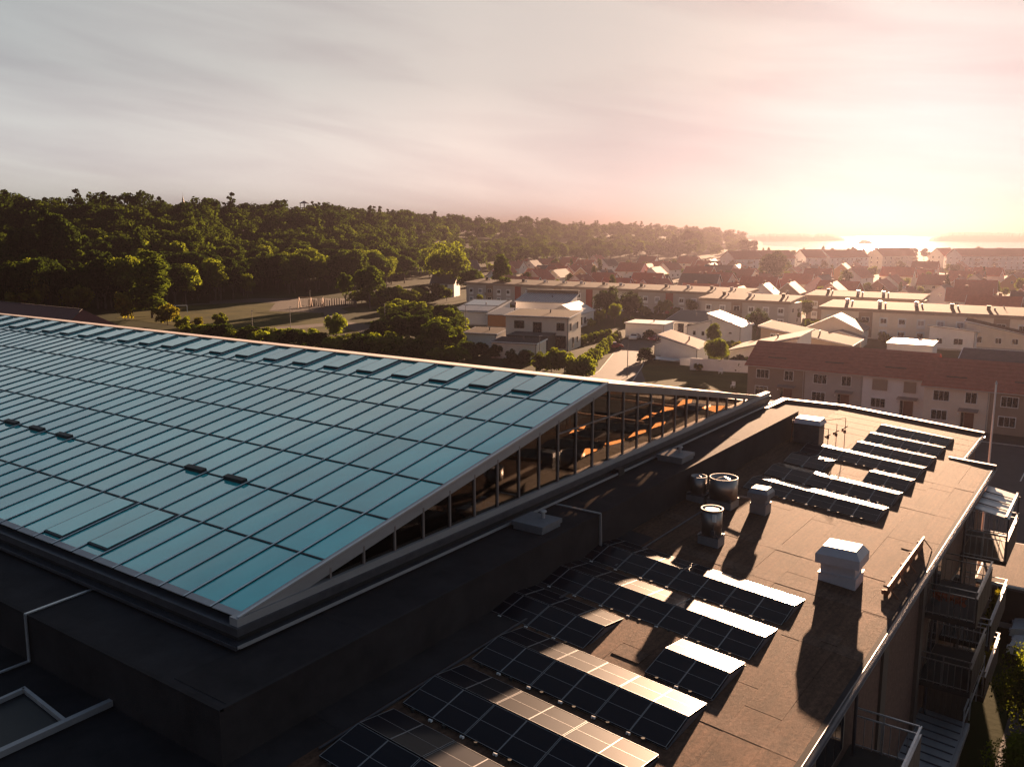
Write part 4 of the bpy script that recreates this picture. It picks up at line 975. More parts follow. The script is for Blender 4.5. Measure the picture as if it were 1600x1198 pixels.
# ---- flat-roofed slab blocks
def block(name_label, x0, x1, yf, d, h, base, bay, walls, seed, end='render_brown', rise=.9):
    t = thing('apartment_block', name_label, 'apartment block', (x0, yf, 0)); w = x1 - x0; rs = random.Random(seed)
    q = MB(); q.box(0, 0, -1, w, d, h - .7); part('wall', q, walls[0], t, world=False)
    q = MB(); q.hexa([(-.5, -.6, h - .7), (w + .5, -.6, h - .7), (w + .5, d + .5, h + rise - .7), (-.5, d + .5, h + rise - .7)], [(-.5, -.6, h), (w + .5, -.6, h), (w + .5, d + .5, h + rise), (-.5, d + .5, h + rise)]); part('fascia', q, 'render_brown', t, world=False)
    q = MB(); q.hexa([(-.3, -.45, h - .1), (w + .3, -.45, h - .1), (w + .3, d + .3, h + rise - .1), (-.3, d + .3, h + rise - .1)], [(-.3, -.45, h + .03), (w + .3, -.45, h + .03), (w + .3, d + .3, h + rise + .03), (-.3, d + .3, h + rise + .03)]); rf = part('roof', q, 'felt_roof', t, world=False)
    x = 2.2; i = 0
    while x < w - 1.5:
        k = i % 7
        if k in (2,):
            q = MB(); q.box(x - 1.5, -.02, .3, x + 1.5, .2, h - .8); q.box(x - 1.45, -.9, 2.7, x + 1.45, -.02, 2.85); q.box(x - 1.45, -.95, 2.85, x + 1.45, -.88, 3.75); part('balcony', q, 'render_brown', t, world=False)
            for z in (.6, 3.3): window(t, x, -.03, z, w=1.7, h=1.6, cols=2)
        elif k == 5 and walls[1]:
            q = MB(); q.box(x - 1.2, -.05, 0, x + 1.2, .1, h - .75); part('wall_panel', q, walls[1], t, world=False)
        else:
            for z in (.7, 3.5):
                q = MB(); q.box(x - .85, -.05, z - .6, x + .85, .05, z + 1.5); part('window_surround', q, 'white_paint', t, world=False)
                window(t, x, -.05, z + .1, w=1.35, h=1.15, cols=2, kind=('dark', 'pale')[rs.random() < .35])
        x += bay; i += 1
    x = 4
    while x < w - 3:
        y = d * .5 + rs.random() * 1.5; z = h + rise * y / d
        q = MB(); q.box(x - .35, y - .3, z - .05, x + .35, y + .3, z + .8); q.box(x - .45, y - .4, z + .8, x + .45, y + .4, z + .95); part('chimney', q, 'black' if rs.random() < .6 else 'vent_white', rf, world=False)
        q = MB(); q.cyl(x + 1.2, y, z, z + .55, .2, n=10); part('roof_vent', q, 'vent_white', rf, world=False)
        x += 6.2 + rs.random() * 2.5
    window(t, w, d * .3, 3.5, math.pi / 2, w=1.0, h=1.3); window(t, w, d * .65, .8, math.pi / 2, w=1.2, h=1.2)
    return t
block('longest grey two-storey flat-roofed block behind the modern white houses', -188.8, -90.0, 238.0, 10.5, 6.9, 0, 3.9, ('render_grey', 'red_panel'), 1)
block('short two-storey flat-roofed block behind the round bush and the white-roofed house', -95.2, -71.5, 221.0, 10.5, 6.6, 0, 3.9, ('render_grey', None), 2)
block('smaller flat-roofed block half hidden behind the long one on the right', -75.3, -46.0, 248.0, 9.5, 6.6, 0, 4.2, ('render_brown', 'red_panel'), 3)
block('long brown two-storey flat-roofed block on the right with white window panels', -60.0, 14.0, 209.0, 11, 6.8, 0, 3.9, ('render_cream', None), 4)

# ---- modern villas in the middle ground
R14 = math.radians(14)
def at(px, py, z=0.0): P = onz(px, py, z); return (float(P[0]), float(P[1]), z)
cw = 'render_cream'
P = (-93.4 - 13.7 * math.cos(R14), 150.9 - 13.7 * math.sin(R14), 0)
flat('cream two-storey villa with dark-framed windows at the corner behind the tall hedge', 'house', P, R14, 13.7, 8.6, 6.7, cw, 'felt_roof', .35, .6, name='villa',
     wins=[(3.0, 0, 4.3, dict(w=2.2, h=1.6, cols=1, frame='black')), (7.0, 0, 3.2, dict(w=1.9, h=2.5, cols=2, frame='black')), (12.0, 0, 4.1, dict(w=1.7, h=1.6, cols=2, frame='black')), (11.6, 0, .5, dict(w=3.2, h=2.6, cols=3, frame='black')), (13.7, 1.5, 4.1, dict(rz=math.pi / 2, w=.9, h=1.5, cols=1, frame='black')), (13.7, 3.2, .4, dict(rz=math.pi / 2, w=1.0, h=2.2, cols=1, frame='black')), (13.7, 6.2, 4.1, dict(rz=math.pi / 2, w=.8, h=1.4, cols=1, frame='black')), (13.7, 6.2, 1.2, dict(rz=math.pi / 2, w=.9, h=1.2, cols=1, frame='black'))])
flat('low cream garage with a brown roof left of the two-storey villa', 'garage', at(727, 543), R14, 7.0, 6.0, 3.0, 'render_white', 'felt_roof', .4, .5, name='garage')
flat('low front wing with a black flat roof below the villa balcony', 'garage', (-100.4, 134.2, 0), R14, 9.2, 5.5, 3.0, cw, 'felt_dark', .25, .3, name='garage')
flat('black canopy over the villa terrace', 'canopy', (-102.2, 141.8, 3.0), R14, 8.6, 5.0, .4, 'black', 'black', .1, .2, fascia='black', name='terrace_canopy')
v_ = flat('white low house with solar panels on its pale roof at the left of the villas', 'house', at(706, 507), R14, 10.5, 15, 3.4, 'render_white', 'alu_dark', .4, 1.9, name='villa')
for i in range(7):
    q = MB(); x0 = .3 + i * 1.4; q.hexa([(x0, 7.5, 4.64), (x0 + 1.3, 7.5, 4.64), (x0 + 1.3, 14, 5.46), (x0, 14, 5.46)], [(x0, 7.5, 4.72), (x0 + 1.3, 7.5, 4.72), (x0 + 1.3, 14, 5.54), (x0, 14, 5.54)]); part('solar_panel', q, 'awning_glass', v_, world=False)
q = MB(); q.hexa([(.2, .6, 3.75), (10, .6, 3.75), (10, 6.6, 4.52), (.2, 6.6, 4.52)], [(.2, .6, 3.83), (10, .6, 3.83), (10, 6.6, 4.6), (.2, 6.6, 4.6)]); part('roof_sheet', q, 'zinc_pale', v_, world=False)
flat('single-storey timber-fronted house with a low grey roof between two villas', 'house', at(762, 512), R14, 9, 9, 3.3, 'wood', 'zinc_dark', .4, .8, name='villa')
v_ = flat('house with a ribbed metal roof and dark clerestory behind the cream villa', 'house', at(806, 497), R14, 15.5, 8.0, 4.6, 'render_white', 'zinc_pale', .4, 1.7, name='villa')
for i in range(22):
    q = MB(); x = -.1 + i * .74; q.bar((x, -.3, 4.84), (x, 8.2, 6.66), .05, .06); part('roof_seam', q, 'zinc_dark', v_, world=False)
q = MB(); q.box(.2, 8.6, 6.4, 15.6, 9.0, 7.4); q.box(0, 8.4, 7.4, 15.8, 9.4, 7.6); part('clerestory', q, 'black', v_, world=False)
gable('white gabled house with a pale metal roof right of the cream villa', 'house', at(903, 513), R14 + math.pi / 2, 14, 8.5, 3.4, 5.6, 'render_white', 'zinc_pale', gable_wins=False, name='villa',
      wins=[(3, 0, .5, dict(w=1.4, h=2.1, frame='black')), (6, 0, .8, dict(w=1.4, h=1.5, frame='black'))])
g = flat('white double garage with two cars parked in front', 'garage', at(977, 527), math.radians(8), 9.2, 7, 3.2, 'render_white', 'zinc_pale', .25, .1, name='garage')
for x in (1.2, 5.6):
    q = MB(); q.box(x, -.05, .05, x + 3.0, .02, 2.3); part('garage_door', q, 'white_paint' if x < 3 else 'render_cream', g, world=False)
v_ = flat('white villa with a big bright-rimmed slanting roof and a dark lower wing', 'house', at(1106, 534), math.radians(3), 7.3, 8, 6.0, 'render_white', 'zinc_pale', .4, 0, slope_x=-2.4, name='villa', wins=[(2.0, 0, .3, dict(w=1.2, h=2.2, frame='red_panel', cols=1)), (5, 0, 2.0, dict(w=.8, h=.5, cols=1))])
flat('white villa wing with two small square windows', 'house', at(1073, 533), math.radians(3), 5.2, 8, 3.2, 'render_white', 'felt_dark', .35, 0, slope_x=1.6, name='villa', wins=[(1.7, 0, 1.5, dict(w=.6, h=.9, cols=1, frame='black')), (3.7, 0, 1.5, dict(w=.6, h=.9, cols=1, frame='black'))])
flat('dark-roofed wing of the white villa with large glass doors', 'house', at(1042, 521), math.radians(3), 9, 9, 3.0, 'render_white', 'black', .5, 1.6, name='villa', wins=[(3, 0, .4, dict(w=2.4, h=2.2, frame='black', cols=2)), (6, 0, .4, dict(w=1.8, h=2.2, frame='black', cols=1))])
flat('small white outbuilding with a steep brown slanting roof in front of the villas', 'outbuilding', at(1032, 563), math.radians(2), 7.3, 5.5, 4.6, 'render_white', 'roof_tile', .5, .3, slope_x=-1.9, name='outbuilding')
flat('lower left lean-to of the small brown-roofed outbuilding', 'outbuilding', at(1022, 557), math.radians(2), 2.6, 5, 2.4, 'render_white', 'felt_dark', .25, 0, slope_x=1.0, name='outbuilding')
flat('white house with a dark slanting roof rising towards the brown terraced house', 'house', at(1138, 573), math.radians(2), 12, 9, 2.9, 'render_white', 'felt_roof', .5, .4, slope_x=3.1, name='villa', wins=[(3.4, 0, 1.2, dict(w=1.2, h=.6, cols=2)), (7, 0, 1.0, dict(w=1.6, h=1.2))])
flat('white house with a long roof sloping down behind the red-tiled row', 'house', at(1187, 555), math.radians(2), 17, 8, 5.6, 'render_brown', 'felt_roof', .5, .3, slope_x=-2.6, name='villa', wins=[(2, 0, 1.0), (5, 0, 1.0, dict(w=2.0, h=1.4)), (8.5, 0, 1.0), (2.5, 0, 3.3)])
g = gable('pale house with a striped tiled roof and a double-door garage in its gable', 'house', at(1345, 545), math.radians(96), 9, 11.5, 3.6, 6.4, 'render_cream', 'roof_tile_dark', gable_wins=False, name='villa')
g = gable('small garage gable projecting from the pale striped-roof house', 'garage', at(1345, 549), math.radians(96), 2.6, 8.6, 2.6, 3.8, 'render_cream', 'roof_tile_dark', gable_wins=False, name='garage')
for y in (1.0, 4.8):
    q = MB(); q.box(-.06, y, .1, .02, y + 3.0, 2.2); part('garage_door', q, 'white_paint', g, world=False)
cp = flat('open carport with a glaring white roof behind the yellow-green hedge', 'carport', at(1386, 538, 2.6), math.radians(3), 8, 7, .1, 'white_paint', 'vent_white', .15, .2, name='carport')
for x, y in ((.2, .2), (7.8, .2), (.2, 6.8), (7.8, 6.8)):
    q = MB(); q.box(x - .08, y - .08, -2.6, x + .08, y + .08, 0); part('post', q, 'white_paint', cp, world=False)
flat('white carport roof glimpsed left of the pale striped-roof house', 'carport', at(1248, 528, 2.4), math.radians(3), 6, 6, .1, 'white_paint', 'vent_white', .15, .2, name='carport')
flat('white house whose slanting roof glares in the sun near the flag', 'house', at(1450, 545), math.radians(4), 8.5, 9, 4.8, 'render_white', 'vent_white', .4, -1.0, slope_x=-.8, name='villa', wins=[(2, 0, 1.2), (5.5, 0, 1.2, dict(w=1.8, h=1.3))])
flat('low white-roofed wing running right from the glaring white house', 'house', at(1508, 543), math.radians(4), 12.5, 8, 5.4, 'render_cream', 'felt_roof', .5, .3, slope_x=-2.6, name='villa', wins=[(2, 0, 1.2, dict(w=2.0, h=1.3)), (6, 0, 1.2), (9, 0, 1.2)])
flat('dark-roofed long house directly behind the lower terraced row', 'house', (-19.2, 128.9, 0), 0, 26, 9, 4.2, 'render_cream', 'roof_tile_dark', .4, 3.2, name='villa')
# garden walls and fences
def wall_seg(label, a, b, h, m_='render_white', th=.25, name='garden_wall', cat='wall'):
    q = MB(); q.hexa([(a[0], a[1], 0), (b[0], b[1], 0), (b[0], b[1] + th, 0), (a[0], a[1] + th, 0)], [(a[0], a[1], h), (b[0], b[1], h), (b[0], b[1] + th, h), (a[0], a[1] + th, h)])
    return single(name, q, m_, label, cat, (a[0], a[1], 0))
wall_seg('white rendered garden wall bordering the lawn', at(1078, 578), at(1172, 583), 2.1)
wall_seg('low white wall beside the small brown-roofed outbuilding', at(1062, 570), at(1082, 572), 1.3)
# red barn at the left: hipped roof
def solve_x(px, Y, z):
    a_, b_2 = -400.0, -20.0
    for _ in range(50):
        m_ = (a_ + b_2) / 2
        if pxof((m_, Y, z))[0] < px: a_ = m_
        else: b_2 = m_
    return a_
bx1 = solve_x(94, 93, 3.6); BY2 = 93.0
while pxof((bx1, BY2, 3.6))[0] < 187: BY2 += .25
bm_ = (93 + BY2) / 2
bt = thing('barn', 'long barn with dull red hipped roof behind the glass hall, far left', 'barn', (-330, 93, 0))
q = MB(); q.box(-330, 93.5, 0, bx1 - .6, BY2 - .5, 3.7); part('wall', q, 'barn_tile', bt)
hz = 7.6; hx = bx1 - 3.0
q = MB(); q.add([(-332, 92.6, 3.6), (bx1, 92.6, 3.6), (bx1, BY2, 3.6), (-332, BY2, 3.6), (-332, bm_, hz), (hx, bm_, hz)], [(0, 1, 5, 4), (1, 2, 5), (2, 3, 4, 5), (0, 3, 2, 1), (0, 4, 3)]); br = part('roof', q, 'barn_tile', bt)
q = MB(); q.bar((hx, bm_, hz + .05), (bx1, 92.6, 3.65), .2, .1); q.bar((-332, bm_, hz + .05), (hx, bm_, hz + .05), .2, .1); part('ridge_tiles', q, 'roof_tile_dark', bt)

# ---- the estate of small red-roofed houses
rs = random.Random(5)
est = 0; taken = []
kinds = [('roof_tile', 'render_white', 'red-tiled', 'white'), ('roof_tile', 'render_cream', 'red-tiled', 'cream'), ('roof_tile_dark', 'render_cream', 'dark-roofed', 'cream'), ('roof_tile', 'render_brown', 'red-tiled', 'brown'), ('roof_tile_dark', 'render_white', 'dark-roofed', 'white'), ('roof_tile', 'wood', 'red-tiled', 'timber')]
YL = [266, 284, 303, 323, 345, 368, 393, 420, 449, 480, 514]
for jr, Y in enumerate(YL):
    X = -470 + rs.random() * 10
    while X < 60:
        step = 17.5 + jr * .8 + rs.random() * 6
        x_, y_ = pxof((X, Y, 0)); ok = 760 + jr * 3 < x_ < 1640 and y_ > 401 and float(terrain(X, Y)) < 1.5
        if Y < 275 and X > -78: ok = ok and X < -78 or X > -40
        if ok and x_ < 900: ok = y_ > 402
        if ok and rs.random() < .93:
            r_, w_, rn, wn_ = kinds[rs.choice([0, 0, 0, 1, 1, 2, 3, 3, 4, 5])]
            along = rs.random() < .5; rot = rs.choice([0, 0, .12, -.15]) + (0 if along else math.pi / 2)
            w = 9.5 + rs.random() * 5; d = 7.5 + rs.random() * 1.8; he = rs.choice([2.8, 3.2, 4.6]); hr = he + d * .42
            depth = 'front' if jr < 3 else ('middle' if jr < 7 else 'back')
            side = 'left' if x_ < 1020 else ('centre' if x_ < 1300 else 'right')
            lab = f"{rn} {wn_} house, {'eaves' if along else 'gable'} facing the camera, {depth} estate rows, {side}"
            z = float(terrain(X, Y))
            wins = [(w * .25, 0, 1.0), (w * .62, 0, 1.0)] + ([(w * .45, 0, he - 1.6)] if he > 4 else [])
            t = gable(lab, 'house', (X, Y, z), rot, w, d, he, hr, w_, r_, group=f'{rn} {wn_} houses in the {depth} rows', wins=wins, chimney=(w * (.3 + .4 * rs.random()), d / 2 + .5), over=.45)
            taken.append((X, Y)); est += 1
        X += step
# ---- white three-storey apartment houses by the water, and the school
def tall_gable(label, px, py, d_, w, d, he, hr, rot, wall='render_white', cols=8, name='apartment_house'):
    x, y = polar(px, d_)
    wins = []
    for f in range(3):
        for i in range(cols): wins.append((w * (i + .5) / cols, 0, .8 + f * 2.8, dict(w=1.1, h=1.3, cols=1)))
    t = gable(label, 'apartment house', (x, y, float(terrain(x, y))), rot, w, d, he, hr, wall, 'roof_tile', wins=wins, gable_wins=False, over=.5, name=name)
    for f in range(3):
        for yy_ in (d * .3, d * .7): window(t, 0, yy_, .8 + f * 2.8, -math.pi / 2, w=1.1, h=1.3, cols=1); window(t, w, yy_, .8 + f * 2.8, math.pi / 2, w=1.1, h=1.3, cols=1)
    for i in (2, 5):
        x0 = w * (i + .5) / cols
        q = MB()
        for f in range(3): q.box(x0 - 1.8, -1.3, .4 + f * 2.8, x0 + 1.8, -.02, .55 + f * 2.8); q.box(x0 - 1.8, -1.35, .55 + f * 2.8, x0 + 1.8, -1.28, 1.4 + f * 2.8)
        part('balcony', q, 'render_brown', t, world=False)
    return t
RA = math.radians
tall_gable('white three-storey apartment house with its gable to the left, first by the water', 1150, 420, 500, 22, 12, 8.8, 13.0, RA(66), cols=5)
tall_gable('white apartment house joined behind the first, above the round tree', 1192, 420, 512, 24, 12, 8.8, 13.0, RA(58), cols=5)
tall_gable('white apartment house behind the round tree with a wide gable to the right', 1262, 420, 530, 14, 13, 8.8, 13.2, RA(52), cols=3)
tall_gable('white apartment house with a red roof in front of the bright water', 1300, 420, 540, 34, 13, 8.6, 12.8, RA(64), cols=8)
tall_gable('hazy cream apartment house, fourth along the shore', 1382, 420, 575, 30, 13, 8.6, 13.5, RA(60), 'render_cream', 6)
tall_gable('small hazy white house left of the long school-like building', 1478, 420, 590, 12, 12, 8, 13, RA(60), 'render_white', 3)
tall_gable('long white school-like building with three rows of windows at far right', 1506, 420, 560, 50, 15, 8.8, 13.2, RA(44), 'render_white', 12, 'school')
# villa among the trees left of the estate
gable('white villa half hidden by trees left of the pale willow', 'house', (*polar(672, 330), float(terrain(*polar(672, 330)))), .4, 9, 8, 5, 8, 'render_white', 'zinc_dark', name='villa', wins=[(2, 0, 1), (6, 0, 1), (2, 0, 3.4), (6, 0, 3.4)])
gable('grey gabled house peeping over the willow', 'house', (*polar(722, 430), float(terrain(*polar(722, 430)))), 1.2, 10, 8, 6, 10, 'render_white', 'roof_tile_dark', name='villa', wins=[(2, 0, 1), (6, 0, 3)])

# ================================================================== trees
def leaves_mesh(name, seed, n_leaf, size, lobes, rad, cz, m_, shape='round', core=.0):
    r = np.random.RandomState(seed)
    C = []; Rr = []
    for i in range(lobes):
        v = r.randn(3); v /= np.linalg.norm(v); s = r.rand() ** .45
        if shape == 'pine':
            h = r.rand(); wv = (1 - h) ** .8 * .85 + .1; a = r.rand() * 6.283
            C.append((math.cos(a) * wv * rad[0] * .6, math.sin(a) * wv * rad[1] * .6, cz + (h * 2 - 1) * rad[2])); Rr.append(.30 * rad[0] * (1.2 - .7 * h))
        elif shape == 'column':
            h = r.rand(); wv = math.sin(math.pi * min(max(h * .9 + .08, 0), 1)) ** .5; a = r.rand() * 6.283
            C.append((math.cos(a) * wv * rad[0] * .45, math.sin(a) * wv * rad[1] * .45, cz + (h * 2 - 1) * rad[2] * .92)); Rr.append(.42 * rad[0])
        else:
            C.append((v[0] * s * rad[0] * .72, v[1] * s * rad[1] * .72, cz + v[2] * s * rad[2] * .72)); Rr.append((.22 + .22 * r.rand()) * min(rad))
    C = np.array(C); Rr = np.array(Rr)
    k = r.randint(0, lobes, n_leaf); v = r.randn(n_leaf, 3); v /= np.linalg.norm(v, axis=1)[:, None]
    v[:, 2] = np.where(v[:, 2] < -.35, -v[:, 2], v[:, 2])
    P = C[k] + v * (Rr[k] * (.55 + .55 * r.rand(n_leaf) ** .6))[:, None]
    a = r.randn(n_leaf, 3); a -= v * (a * v).sum(1)[:, None] * .6; a /= np.linalg.norm(a, axis=1)[:, None]
    b = np.cross(v + r.randn(n_leaf, 3) * .6, a); b /= np.linalg.norm(b, axis=1)[:, None]
    s = size * (.5 + r.rand(n_leaf))[:, None] * .5
    V = np.stack([P - a * s - b * s * .3, P - b * s * .8 + a * s * .2, P + a * s + b * s * .3, P + b * s * .8 - a * s * .2], 1).reshape(-1, 3)
    return quads(name, V, m_)
def quads(name, V, m_):
    n = len(V) // 4; me = bpy.data.meshes.new(name)
    me.vertices.add(len(V)); me.vertices.foreach_set('co', V.astype('f').ravel())
    me.loops.add(len(V)); me.loops.foreach_set('vertex_index', np.arange(len(V), dtype='i'))
    me.polygons.add(n); me.polygons.foreach_set('loop_start', np.arange(0, len(V), 4, dtype='i')); me.polygons.foreach_set('loop_total', np.full(n, 4, 'i'))
    me.materials.append(MATS[m_]); me.update(calc_edges=True); return me
def trunk_mesh(h, r, seed):
    q = MB(); q.cyl(0, 0, -1.5, h * .55, r, r * .6, 8); rr = random.Random(seed)
    for i in range(5):
        a = rr.random() * 6.28; e = h * (.65 + .3 * rr.random()); w = h * .22
        q.tube([(0, 0, h * .3 + i * h * .05), (math.cos(a) * w * .5, math.sin(a) * w * .5, (h * .35 + e) / 2), (math.cos(a) * w, math.sin(a) * w, e)], r * .28, 5)
    return q.mesh('trunk', 'bark')
# prototypes about 12 m tall
PROTO = {}
for nm, m_, shape, rad, cz, nl, sz, lob in (('oak', 'leaf_mid', 'round', (5.2, 5.2, 4.6), 7.4, 5200, .55, 34), ('oak_b', 'leaf_bright', 'round', (4.8, 4.8, 4.6), 7.2, 5200, .52, 32), ('oak_d', 'leaf_dark', 'round', (5.0, 5.0, 4.8), 7.4, 4600, .58, 32),
                                           ('pine', 'leaf_dark', 'pine', (3.6, 3.6, 5.4), 7.2, 2600, .55, 34), ('poplar', 'leaf_mid', 'column', (2.6, 2.6, 5.6), 6.4, 3200, .5, 30), ('shrub', 'leaf_bright', 'round', (3.2, 3.2, 2.4), 1.7, 2800, .40, 24),
                                           ('shrub_y', 'leaf_yellow', 'round', (3.0, 3.0, 2.6), 1.9, 2400, .40, 20), ('willow', 'leaf_bright', 'round', (6.6, 6.6, 5.0), 6.2, 7000, .42, 44), ('dome', 'leaf_dark', 'round', (5.6, 5.6, 4.4), 4.4, 6000, .5, 50), ('close', 'leaf_bright', 'round', (4.6, 4.6, 4.4), 7.0, 26000, .20, 60), ('shrub_d', 'leaf_dark', 'round', (3.2, 3.2, 2.4), 1.7, 2600, .42, 22)):
    for v in range(2 if nm not in ('willow', 'dome', 'close') else 1):
        PROTO[(nm, v)] = (leaves_mesh('crown', sum(map(ord, nm)) * 7 + v, nl, sz, lob, rad, cz, m_, shape), trunk_mesh(cz, .28 if cz > 4 else .12, v))
NAMES = {'oak': 'broadleaf_tree', 'oak_b': 'broadleaf_tree', 'oak_d': 'broadleaf_tree', 'pine': 'pine_tree', 'poplar': 'columnar_tree', 'shrub': 'shrub', 'shrub_y': 'shrub', 'shrub_d': 'shrub', 'willow': 'broadleaf_tree', 'dome': 'round_tree', 'close': 'broadleaf_tree'}
ZN = [(120, 'above the left part of the barn'), (200, 'above the barn roof'), (300, 'beside the columnar tree'), (380, 'behind the soccer goal'), (450, 'left of the playground'), (520, 'behind the swings'), (580, 'at the path bend'), (640, 'right of the path bend'), (700, 'left of the white low house'), (760, 'near the pale feathery tree'), (830, 'beside the twin-topped poplar'), (900, 'above the cream villa'), (960, 'right of the cream villa'), (1030, 'above the driveway'), (1100, 'above the white villas'), (1170, 'left of the first apartment house'), (1240, 'near the large round hazy tree'), (1310, 'above the striped-roof house'), (1400, 'above the carport'), (1480, 'below the bright water, right'), (9999, 'near the right edge')]
def auto_label(kind, x, y, z, h, group):
    px, py = pxof((x, y, z)); zone = next(w for lim, w in ZN if px < lim)
    col = {'oak': 'mid-green', 'oak_b': 'bright green', 'oak_d': 'dark', 'pine': 'dark pointed', 'poplar': 'slim', 'shrub': 'bright leafy', 'shrub_y': 'golden', 'shrub_d': 'dark leafy', 'dome': 'dark domed', 'willow': 'pale', 'close': 'bushy'}[kind]
    sh = 'shrub' in kind; lo, hi = (2.8, 3.8) if sh else (8, 13)
    size = 'low' if h < lo else ('tall' if h > hi else 'medium')
    d = math.hypot(x, y)
    row = ('near row' if py > 540 else 'second row' if py > 500 else 'third row' if py > 470 else 'middle distance' if py > 430 else 'far row' if py > 405 else 'near the skyline')
    return f"{size} {col} {'bush' if sh else 'tree'} {zone}, {row}"
def tree(kind, x, y, h, label, group=None, wide=1.0, z=None):
    if group: label = auto_label(kind, x, y, float(terrain(x, y)), h, group)
    base = {'shrub': 4.4, 'shrub_y': 4.8, 'shrub_d': 4.4, 'dome': 8.8, 'willow': 11.2}.get(kind, 12.0)
    z = float(terrain(x, y)) if z is None else z; s = h / base
    v = random.randint(0, 1) if (kind, 1) in PROTO else 0
    t = thing(NAMES[kind], label, 'shrub' if 'shrub' in kind else 'tree', (x, y, z - .1), random.random() * 6.28, group)
    cr, tk = PROTO[(kind, v)]
    c = link('crown', cr, t); c.scale = (s * wide, s * wide, s); c2 = link('trunk', tk, t); c2.scale = (s, s, s)
    return t
def tpx(kind, px, py, h, label, group=None, wide=1.0, dz=0.0):
    P = onz(px, py, 0.0); return tree(kind, P[0], P[1], h, label, group, wide)
random.seed(3)
# individually recognisable ones
tpx('poplar', 238, 497, 18.0, 'tall rounded columnar tree standing alone in front of the dark wood', wide=1.75)
tree('oak_b', *polar(66, 335), 13, 'sunlit pale green tree low in the dark wood at far left')
tpx('oak_b', 387, 468, 9.5, 'small lit round tree at the wood edge above the playing field', wide=.8)
tpx('shrub_y', 262, 508, 6.5, 'bright yellow-green shrub at the foot of the tall columnar tree')
tpx('shrub_y', 196, 500, 8.5, 'narrow golden shrub beside the barn roof end', wide=.7)
tree('shrub_y', *polar(112, 262), 10.0, 'golden bush showing above the middle of the red barn roof', wide=.9)
tree('shrub_y', *polar(24, 262), 10.5, 'golden bush over the left end of the barn roof')
tree('shrub_y', *polar(50, 262), 12.5, 'thin yellow sapling over the barn roof', wide=.5)
tpx('shrub', 285, 513, 3.6, 'low bright bush right of the golden shrub')
tpx('shrub', 345, 512, 4.2, 'lit bush by the lawn near the soccer goal', wide=.9)
tpx('shrub_y', 310, 512, 3.0, 'thin yellow bush beside the lawn')
tpx('oak_b', 525, 541, 8.0, 'round lit tree just above the glass roof edge beside the curved path', wide=.72)
tpx('oak', 578, 482, 13.5, 'broad lit tree in the bend of the path beside the playground', wide=1.0)
tpx('oak', 540, 478, 11, 'leaning tree with brownish crown beside the playground fence', wide=.7)
tree('willow', *polar(700, 335), 20.5, 'large pale green feathery tree right of the wood', wide=.95)
tree('oak_d', *polar(735, 318), 11, 'dark rounded tree below the pale feathery one', wide=1.2)
tree('poplar', *polar(784, 300), 16, 'tall twin-topped poplar behind the long grey block', wide=1.15)
tpx('dome', 948, 497, 9.6, 'big dark domed tree between the villas and the long block', wide=.8)
tpx('dome', 984, 497, 8.4, 'dark domed tree touching the big one on its right', wide=.75)
tpx('dome', 1183, 525, 7.0, 'round backlit bush in front of the short flat-roofed block', wide=.7)
tree('dome', *polar(1213, 440), 16, 'large round hazy tree in front of the white apartment houses', wide=.85)
tree('oak_b', *polar(845, 300), 8.5, 'pink blossoming tree in a garden behind the long block', wide=.6)
tpx('shrub_d', 735, 536, 3.0, 'dark bush before the low white garage')
tpx('shrub_d', 1014, 532, 2.6, 'dark spiky shrubs beside the double garage')
tpx('shrub_d', 1008, 566, 3.0, 'dark low bush at the end of the driveway verge')
tree('close', -1.3, 42.0, 7.6, 'bushy tree at the bottom right corner below the balconies, its top sunlit', wide=.8, z=0)
tree('close', -.9, 36.8, 6.0, 'golden-leaved bush at the lower right corner', z=0)
tree('close', 2.6, 48, 7.5, 'dark tree behind the bottom right corner tree', z=0, wide=.8)
for i, (px, py, h, wd) in enumerate(((300, 522, 2.6, 1.3), (420, 531, 3.2, 1.4), (450, 533, 3.2, 1.5), (480, 536, 3.6, 1.3), (560, 543, 3.6, 1.4), (600, 545, 4.0, 1.4), (630, 549, 3.4, 1.3))):
    tpx('shrub', px, py, h, 'green bush in the row along the upper edge of the glass roof', 'bushes along the upper edge of the glass roof', wd)
for i, (px, py, h, wd) in enumerate(((640, 528, 6, 1.1), (665, 535, 7.5, 1.0), (690, 541, 6.5, 1.0), (655, 512, 5.5, 1.2), (690, 520, 7, 1.1), (715, 552, 5.5, .9), (672, 552, 4, 1.1), (640, 505, 4.5, 1.3), (612, 500, 5, 1.3), (620, 488, 4.5, 1.4), (650, 492, 4.5, 1.3), (680, 498, 4, 1.3))):
    tpx(('oak', 'oak_d', 'oak_b')[i % 3] if h > 5 else 'shrub', px, py, h, 'leafy tree or bush in the thicket left of the villas', 'thicket between the path and the villas', wd)
for i, (px, py, h) in enumerate(((725, 556, 3.5), (752, 558, 3.2), (775, 560, 3.0), (800, 570, 3.2), (822, 573, 3.4), (845, 578, 3.6), (862, 580, 4.6), (882, 582, 4.2), (900, 588, 4.0), (915, 590, 4.0))):
    tpx('shrub' if i > 4 else 'shrub_d', px, py, h, 'hedge shrub along the roof edge in front of the cream villa', 'tall hedge shrubs in front of the villas', .85)
for i in range(13):
    a = i / 12; tpx('shrub', 898 + 62 * a + 4, 590 - 58 * a, 3.4 - .9 * a, 'yellow-green hedge plant lining the driveway', 'driveway hedge', .7)
for i in range(9):
    a = i / 8; tpx('shrub', 905 + 45 * a, 540 - 12 * a, 2.4, 'garden shrub beside the cream villa', 'garden shrubs by the villa', .7)
for i in range(8):
    a = i / 7; P = at(1378 + 26 * a, 532 + 18 * a); tree('shrub', P[0], P[1], 2.2, 'clipped yellow-green hedge piece beside the carport', 'hedge by the carport', .75)
